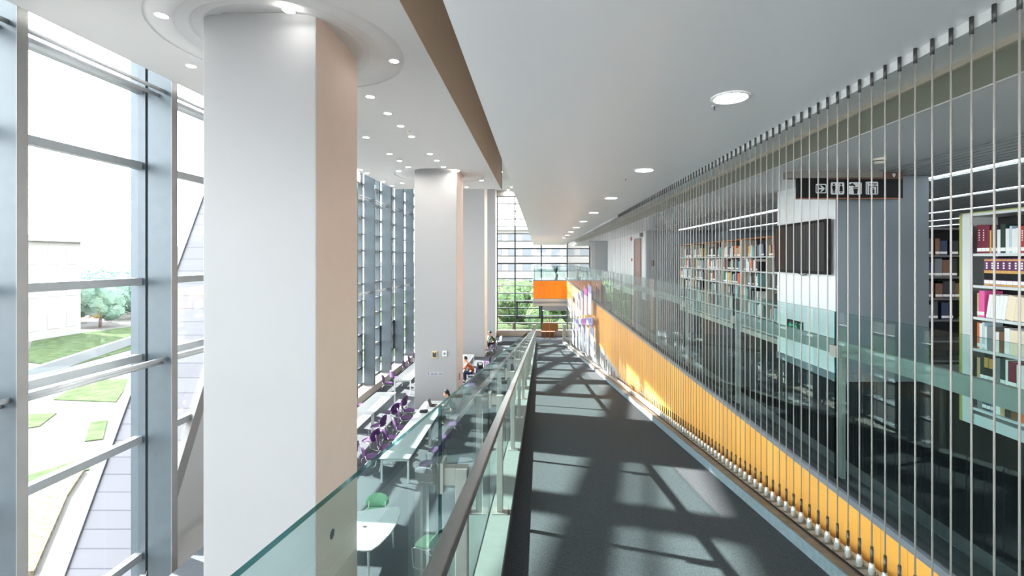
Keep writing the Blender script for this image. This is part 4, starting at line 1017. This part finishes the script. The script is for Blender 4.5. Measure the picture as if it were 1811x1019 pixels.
def person(label, loc, ang, shirt, pants, hairlong=False, lean=0.25, headdown=0.12):
    """seated, faces local +X, forearms on a 0.74 m table top"""
    t = thing('person', label, 'person', loc, ang)
    V, E, R = [], [], []
    def v(p, r, frm=None):
        V.append(Vector(p)); R.append(r)
        if frm is not None: E.append((frm, len(V)-1))
        return len(V)-1
    hx = 0.0; sxx = lean
    pel = v((-0.06,0,0.56), (0.13,0.11)); bel = v((-0.06+sxx*0.35,0,0.72), (0.12,0.10), pel); che = v((-0.06+sxx*0.75,0,0.92), (0.135,0.11), bel)
    nb_ = v((-0.06+sxx,0,1.06), (0.06,0.055), che); nk = v((-0.03+sxx*1.1,0,1.12), (0.05,0.05), nb_)
    h1 = v((0.0+sxx*1.2+headdown*0.4,0,1.18), (0.072,0.082), nk); h2 = v((0.0+sxx*1.2+headdown*0.3,0,1.27), (0.078,0.095), h1); h3 = v((-0.01+sxx*1.2+headdown*0.2,0,1.34), (0.055,0.065), h2)
    nose = v((0.095+sxx*1.2+headdown*0.4,0,1.215), (0.014,0.014), h1)
    for s_ in (-1, 1):
        v((sxx*1.2+headdown*0.3-0.01, s_*0.088, 1.23), (0.016,0.02), h1)
        th = v((0.10,s_*0.11,0.54), (0.085,0.08), pel); kn = v((0.40,s_*0.12,0.52), 0.058, th); an = v((0.36,s_*0.12,0.09), 0.036, kn); ft = v((0.50,s_*0.13,0.045), (0.035,0.04), an)
        sh = v((-0.05+sxx*0.95,s_*0.17,1.0), 0.058, che); el = v((0.10+sxx*0.9,s_*0.25,0.80), 0.042, sh); wr = v((0.36+sxx*0.6,s_*0.12,0.785), 0.027, el); pa = v((0.43+sxx*0.6,s_*0.09,0.785), (0.02,0.035), wr)
        for q, (dy, l) in enumerate(((-0.028,0.065),(-0.010,0.078),(0.010,0.072),(0.027,0.058))):
            k1 = v((0.47+sxx*0.6,s_*0.085+dy,0.783), 0.0095, pa); v((0.47+sxx*0.6+l,s_*0.08+dy*1.1,0.768), 0.008, k1)
        tb = v((0.43+sxx*0.6,s_*0.045,0.785), 0.010, pa); v((0.475+sxx*0.6,s_*0.03,0.775), 0.008, tb)
    skin_obj('body', V, E, R, M_skin, t, 0)
    # shirt with sleeves
    V, E, R = [], [], []
    a = v((-0.06,0,0.55), (0.155,0.13)); b = v((-0.06+sxx*0.35,0,0.72), (0.142,0.12), a); c = v((-0.06+sxx*0.75,0,0.92), (0.152,0.125), b); d = v((-0.06+sxx*0.97,0,1.05), (0.078,0.068), c)
    for s_ in (-1, 1):
        sh = v((-0.05+sxx*0.95,s_*0.17,1.0), 0.072, c); el = v((0.10+sxx*0.9,s_*0.25,0.80), 0.056, sh); v((0.31+sxx*0.65,s_*0.15,0.787), 0.040, el)
    skin_obj('shirt', V, E, R, shirt, t, 0)
    V, E, R = [], [], []
    a = v((-0.07,0,0.555), (0.15,0.105))
    for s_ in (-1, 1):
        th = v((0.10,s_*0.11,0.54), (0.098,0.09), a); kn = v((0.40,s_*0.12,0.52), 0.072, th); v((0.365,s_*0.12,0.12), 0.055, kn)
    skin_obj('trousers', V, E, R, pants, t, 0)
    for s_ in (-1, 1):
        V, E, R = [], [], []; a = v((0.35,s_*0.12,0.07), 0.05); v((0.50,s_*0.13,0.05), (0.042,0.045), a); skin_obj('shoe', V, E, R, M_black, t, 0)
    cxh = sxx*1.2+headdown*0.25
    m = MB(); n = 14; vs = []
    for i in range(9):
        ph = PI*0.02 + i/8*PI*0.52
        for j in range(n):
            a = 2*PI*j/n; front = max(0, math.cos(a)); dp = (1 - 0.45*front) if not hairlong else (1-0.4*front)
            p2 = ph*dp
            vs.append((cxh-0.018+0.1*math.sin(p2)*math.cos(a), 0.088*math.sin(p2)*math.sin(a), 1.265+0.128*math.cos(p2)))
    fs = [(i*n+j, i*n+(j+1)%n, (i+1)*n+(j+1)%n, (i+1)*n+j) for i in range(8) for j in range(n)]; fs.append(tuple(range(n)))
    m.add(vs, fs, 0, True); ho = m.build('hair', M_hair, t); so = ho.modifiers.new('s', 'SOLIDIFY'); so.thickness = 0.02; so.offset = 1
    if hairlong:
        V, E, R = [], [], []; a = v((cxh-0.06,0,1.28), (0.06,0.09)); b = v((cxh-0.10,0,1.12), (0.045,0.085), a); v((cxh-0.14,0,0.96), (0.03,0.07), b); skin_obj('long_hair', V, E, R, M_hair, t, 0)
    m = MB()
    for s_ in (-1, 1): m.box(cxh+0.078, cxh+0.088, s_*0.034-0.012, s_*0.034+0.012, 1.245, 1.253)
    m.build('eyes', M_black, t)
    return t
person('man in orange checked shirt reading at a white table behind the second column', (-3.55, 24.75, 0), L_, PLAID, M_jean, lean=0.3)
person('man in a dark green top reading at the far table beside the third column', (-3.22, 33.5, 0), L_, M_olivec, M_darkc)
person('dark haired woman in dark clothes sitting at the laptop on the long table', (-3.4, 18.45, 0), L_, mat('brown_cloth', lin(40,33,33), 0.85), M_darkc, True, lean=0.22)

# ------------------------------------------------------------------ outdoors
GZ = -3.0
m = MB(); m.box(-900, 700, -60, 1500, GZ-1.0, GZ); struct('ground', m, M_pave)
def patch(name, pix, matr, h=0.05, kind='structure', label=None, cat=None):
    m = MB(); m.prism([at(px, py, GZ) for px, py in pix], (0,0,h)); o = m.build(name, matr); 
    return tag(o, label, cat, kind=kind)
patch('lawn', [(40,1019),(40,868),(150,835),(120,880),(60,1019)], M_bed, 0.15, 'stuff', 'pale flower bed outside the nearest window', 'flowers')
patch('lawn', [(40,866),(40,845),(150,812),(158,832)], M_lawn)
patch('lawn', [(95,708),(150,672),(232,672),(205,712)], M_lawn, 0.06)
patch('lawn', [(150,782),(160,748),(190,745),(182,778)], M_lawn, 0.06)
patch('lawn', [(40,760),(40,735),(100,732),(70,755)], M_lawn, 0.06)
patch('lawn', [(40,640),(60,600),(300,570),(300,600),(120,650)], M_lawn, 0.06)
m = MB(); m.box(-40, 40, 43, 140, GZ, GZ+0.15); struct('lawn', m, M_lawn)
# low road wall
a, b_ = at(20, 682, GZ), at(300, 585, GZ)
m = MB(); d = (Vector(b_)-Vector(a)).normalized(); n_ = Vector((d.y,-d.x,0))*0.4
m.prism([Vector(a), Vector(b_), Vector(b_)+n_, Vector(a)+n_], (0,0,0.9)); o = m.build('garden_wall', mat('wall_grey_stone', lin(92,95,98), 0.8)); tag(o, 'low grey wall crossing the garden outside the left windows', 'wall')
ICO = {}
def crown_mb(rx, ry, rz_, seed, n=2600, lumps=11):
    rnd = random.Random(seed); m = MB()
    for q in range(lumps):
        c = Vector((rnd.uniform(-.6,.6)*rx, rnd.uniform(-.6,.6)*ry, rnd.uniform(-.55,.55)*rz_)); r = rnd.uniform(.42,.62)
        bm = bmesh.new(); bmesh.ops.create_icosphere(bm, subdivisions=2, radius=1.0)
        vs = [Vector((v.co.x*rx*r, v.co.y*ry*r, v.co.z*rz_*r))*(1+rnd.uniform(-.13,.13)) + c for v in bm.verts]
        fs = [tuple(v.index for v in f.verts) for f in bm.faces]; bm.free(); m.add(vs, fs, 0, False)
        for k in range(n//lumps):
            d = Vector((rnd.gauss(0,1), rnd.gauss(0,1), rnd.gauss(0,1))).normalized(); p = c + Vector((d.x*rx*r, d.y*ry*r, d.z*rz_*r))*rnd.uniform(.92,1.22)
            u = Vector((rnd.uniform(-1,1), rnd.uniform(-1,1), rnd.uniform(-1,1))).normalized(); w = d.cross(u).normalized(); u = w.cross(d); s_ = rnd.uniform(.09,.24)*(rx/3)
            m.add([p-u*s_, p+w*s_*.6, p+u*s_+d*s_*.4, p-w*s_*.6], [(0,1,2,3)], 1)
    return m
def tree(label, x, y, H, r, seed, group, lm=None):
    t = thing('tree', label, 'tree', (x, y, GZ), group=group)
    MB().tube([(0,0,0),(0.1,0,H*0.5)], [0.2,0.13], 8).build('trunk', M_trunk, t)
    c = crown_mb(r, r, H*0.45, seed).build('crown', lm or [M_leaf, M_leaf2], t, loc=(0,0,H*0.56)); return t
ew_t = [(-11.5,60,7.2,3.0),(-6.6,55,6.4,2.4),(-3.4,62,6.9,3.0),(1.2,56,6.6,2.5),(4.4,62,7.0,3.0)]
pos = ['leftmost','second from left','middle','second from right','rightmost']
for k, (x, y, H, r) in enumerate(ew_t): tree('green tree outside the end window, ' + pos[k] + ' of the group', x, y, H, r, 40+k, 'trees outside the end window')
lw_t = [(-61.5,65,6.6,2.5),(-70,69.5,6.8,2.9),(-64.5,74.5,7.0,2.7),(-72.5,78,7.4,3.5),(-81,86,8.0,4.0),(-72,86.5,8.0,3.8)]
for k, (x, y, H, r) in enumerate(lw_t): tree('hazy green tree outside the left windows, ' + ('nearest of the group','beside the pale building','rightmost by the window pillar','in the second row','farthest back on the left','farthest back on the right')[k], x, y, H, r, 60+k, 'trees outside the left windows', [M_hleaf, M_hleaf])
def building(label, x0, x1, y0, y1, h, nx, nz, wall, win, roof=None, name='building', side=False):
    lx, ly = (x0+x1)/2, (y0+y1)/2
    t = thing(name, label, 'building', (lx, ly, GZ)); a, b = (x1-x0)/2, (y1-y0)/2
    MB().box(-a, a, -b, b, 0, h).build('wall', wall, t)
    if roof: MB().box(-a-0.5, a+0.5, -b-0.5, b+0.5, h+0.001, h+0.7).build('roof', roof, t)
    fx, fz = 2*(b if side else a)/nx, h/nz
    for i in range(nx):
        for j in range(nz):
            m = MB()
            if side: m.box(a+0.001, a+0.06, -b+fx*(i+.2), -b+fx*(i+.8), fz*(j+.3), fz*(j+.78))
            else: m.box(-a+fx*(i+.2), -a+fx*(i+.8), -b-0.06, -b-0.001, fz*(j+.3), fz*(j+.78))
            m.build('window', win, t)
    return t
building('long pale building with rows of windows beyond the end window trees', -22, 26, 96, 110, 15.5, 16, 5, M_bldg, M_bwin, M_broof)
building('pale low building left in the garden beyond the nearest window', -72, -58.9, 44, 59.6, 11.7, 7, 3, M_bldg, M_far, M_broof, side=True)
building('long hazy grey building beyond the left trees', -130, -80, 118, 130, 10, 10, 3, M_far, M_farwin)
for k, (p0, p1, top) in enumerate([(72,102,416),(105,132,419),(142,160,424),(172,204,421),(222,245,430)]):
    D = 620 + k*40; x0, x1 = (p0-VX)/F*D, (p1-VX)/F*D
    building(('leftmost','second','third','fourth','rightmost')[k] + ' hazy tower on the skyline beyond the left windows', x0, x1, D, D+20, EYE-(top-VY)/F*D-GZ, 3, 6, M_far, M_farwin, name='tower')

# ------------------------------------------------------------------ light
w = bpy.data.worlds.new('sky'); S.world = w; w.use_nodes = True; nt = w.node_tree
bg = nt.nodes['Background']; tc = nt.nodes.new('ShaderNodeTexCoord'); sp = nt.nodes.new('ShaderNodeSeparateXYZ'); cr = nt.nodes.new('ShaderNodeValToRGB')
nt.links.new(tc.outputs['Generated'], sp.inputs[0]); nt.links.new(sp.outputs[2], cr.inputs[0]); nt.links.new(cr.outputs[0], bg.inputs[0])
cr.color_ramp.elements[0].color = (0.985,0.99,1.0,1); cr.color_ramp.elements[1].color = (0.88,0.94,1.0,1); cr.color_ramp.elements[1].position = 0.9
bg.inputs[1].default_value = 2.95
sd = Vector((1.0, -0.39, -0.625)).normalized()
su = bpy.data.lights.new('sun', 'SUN'); su.energy = 9.5; su.angle = 0.012; su.color = (1.0, 0.955, 0.89)
so = bpy.data.objects.new('sun', su); COL.objects.link(so); so.rotation_euler = sd.to_track_quat('-Z', 'Y').to_euler(); so.location = (-40, 20, 40)

# ------------------------------------------------------------------ camera
cam = bpy.data.cameras.new('camera'); cam.sensor_width = 36; cam.lens = 36*F/1811; cam.clip_end = 3000; cam.clip_start = 0.02
cam.shift_x = (905.5-VX)/1811; cam.shift_y = (VY-509.5)/1811
co = bpy.data.objects.new('camera', cam); COL.objects.link(co); co.location = (0, 0, EYE); co.rotation_euler = (PI/2, 0, 0); S.camera = co
S.view_settings.view_transform = 'Standard'; S.view_settings.look = 'None'; S.view_settings.gamma = 1.0; S.view_settings.exposure = 2.17; S.view_settings.use_curve_mapping = False
cy = S.cycles; cy.max_bounces = 10; cy.diffuse_bounces = 6; cy.glossy_bounces = 4; cy.transmission_bounces = 8; cy.transparent_max_bounces = 24
cy.caustics_reflective = False; cy.caustics_refractive = False; cy.sample_clamp_indirect = 6.0; cy.use_denoising = True
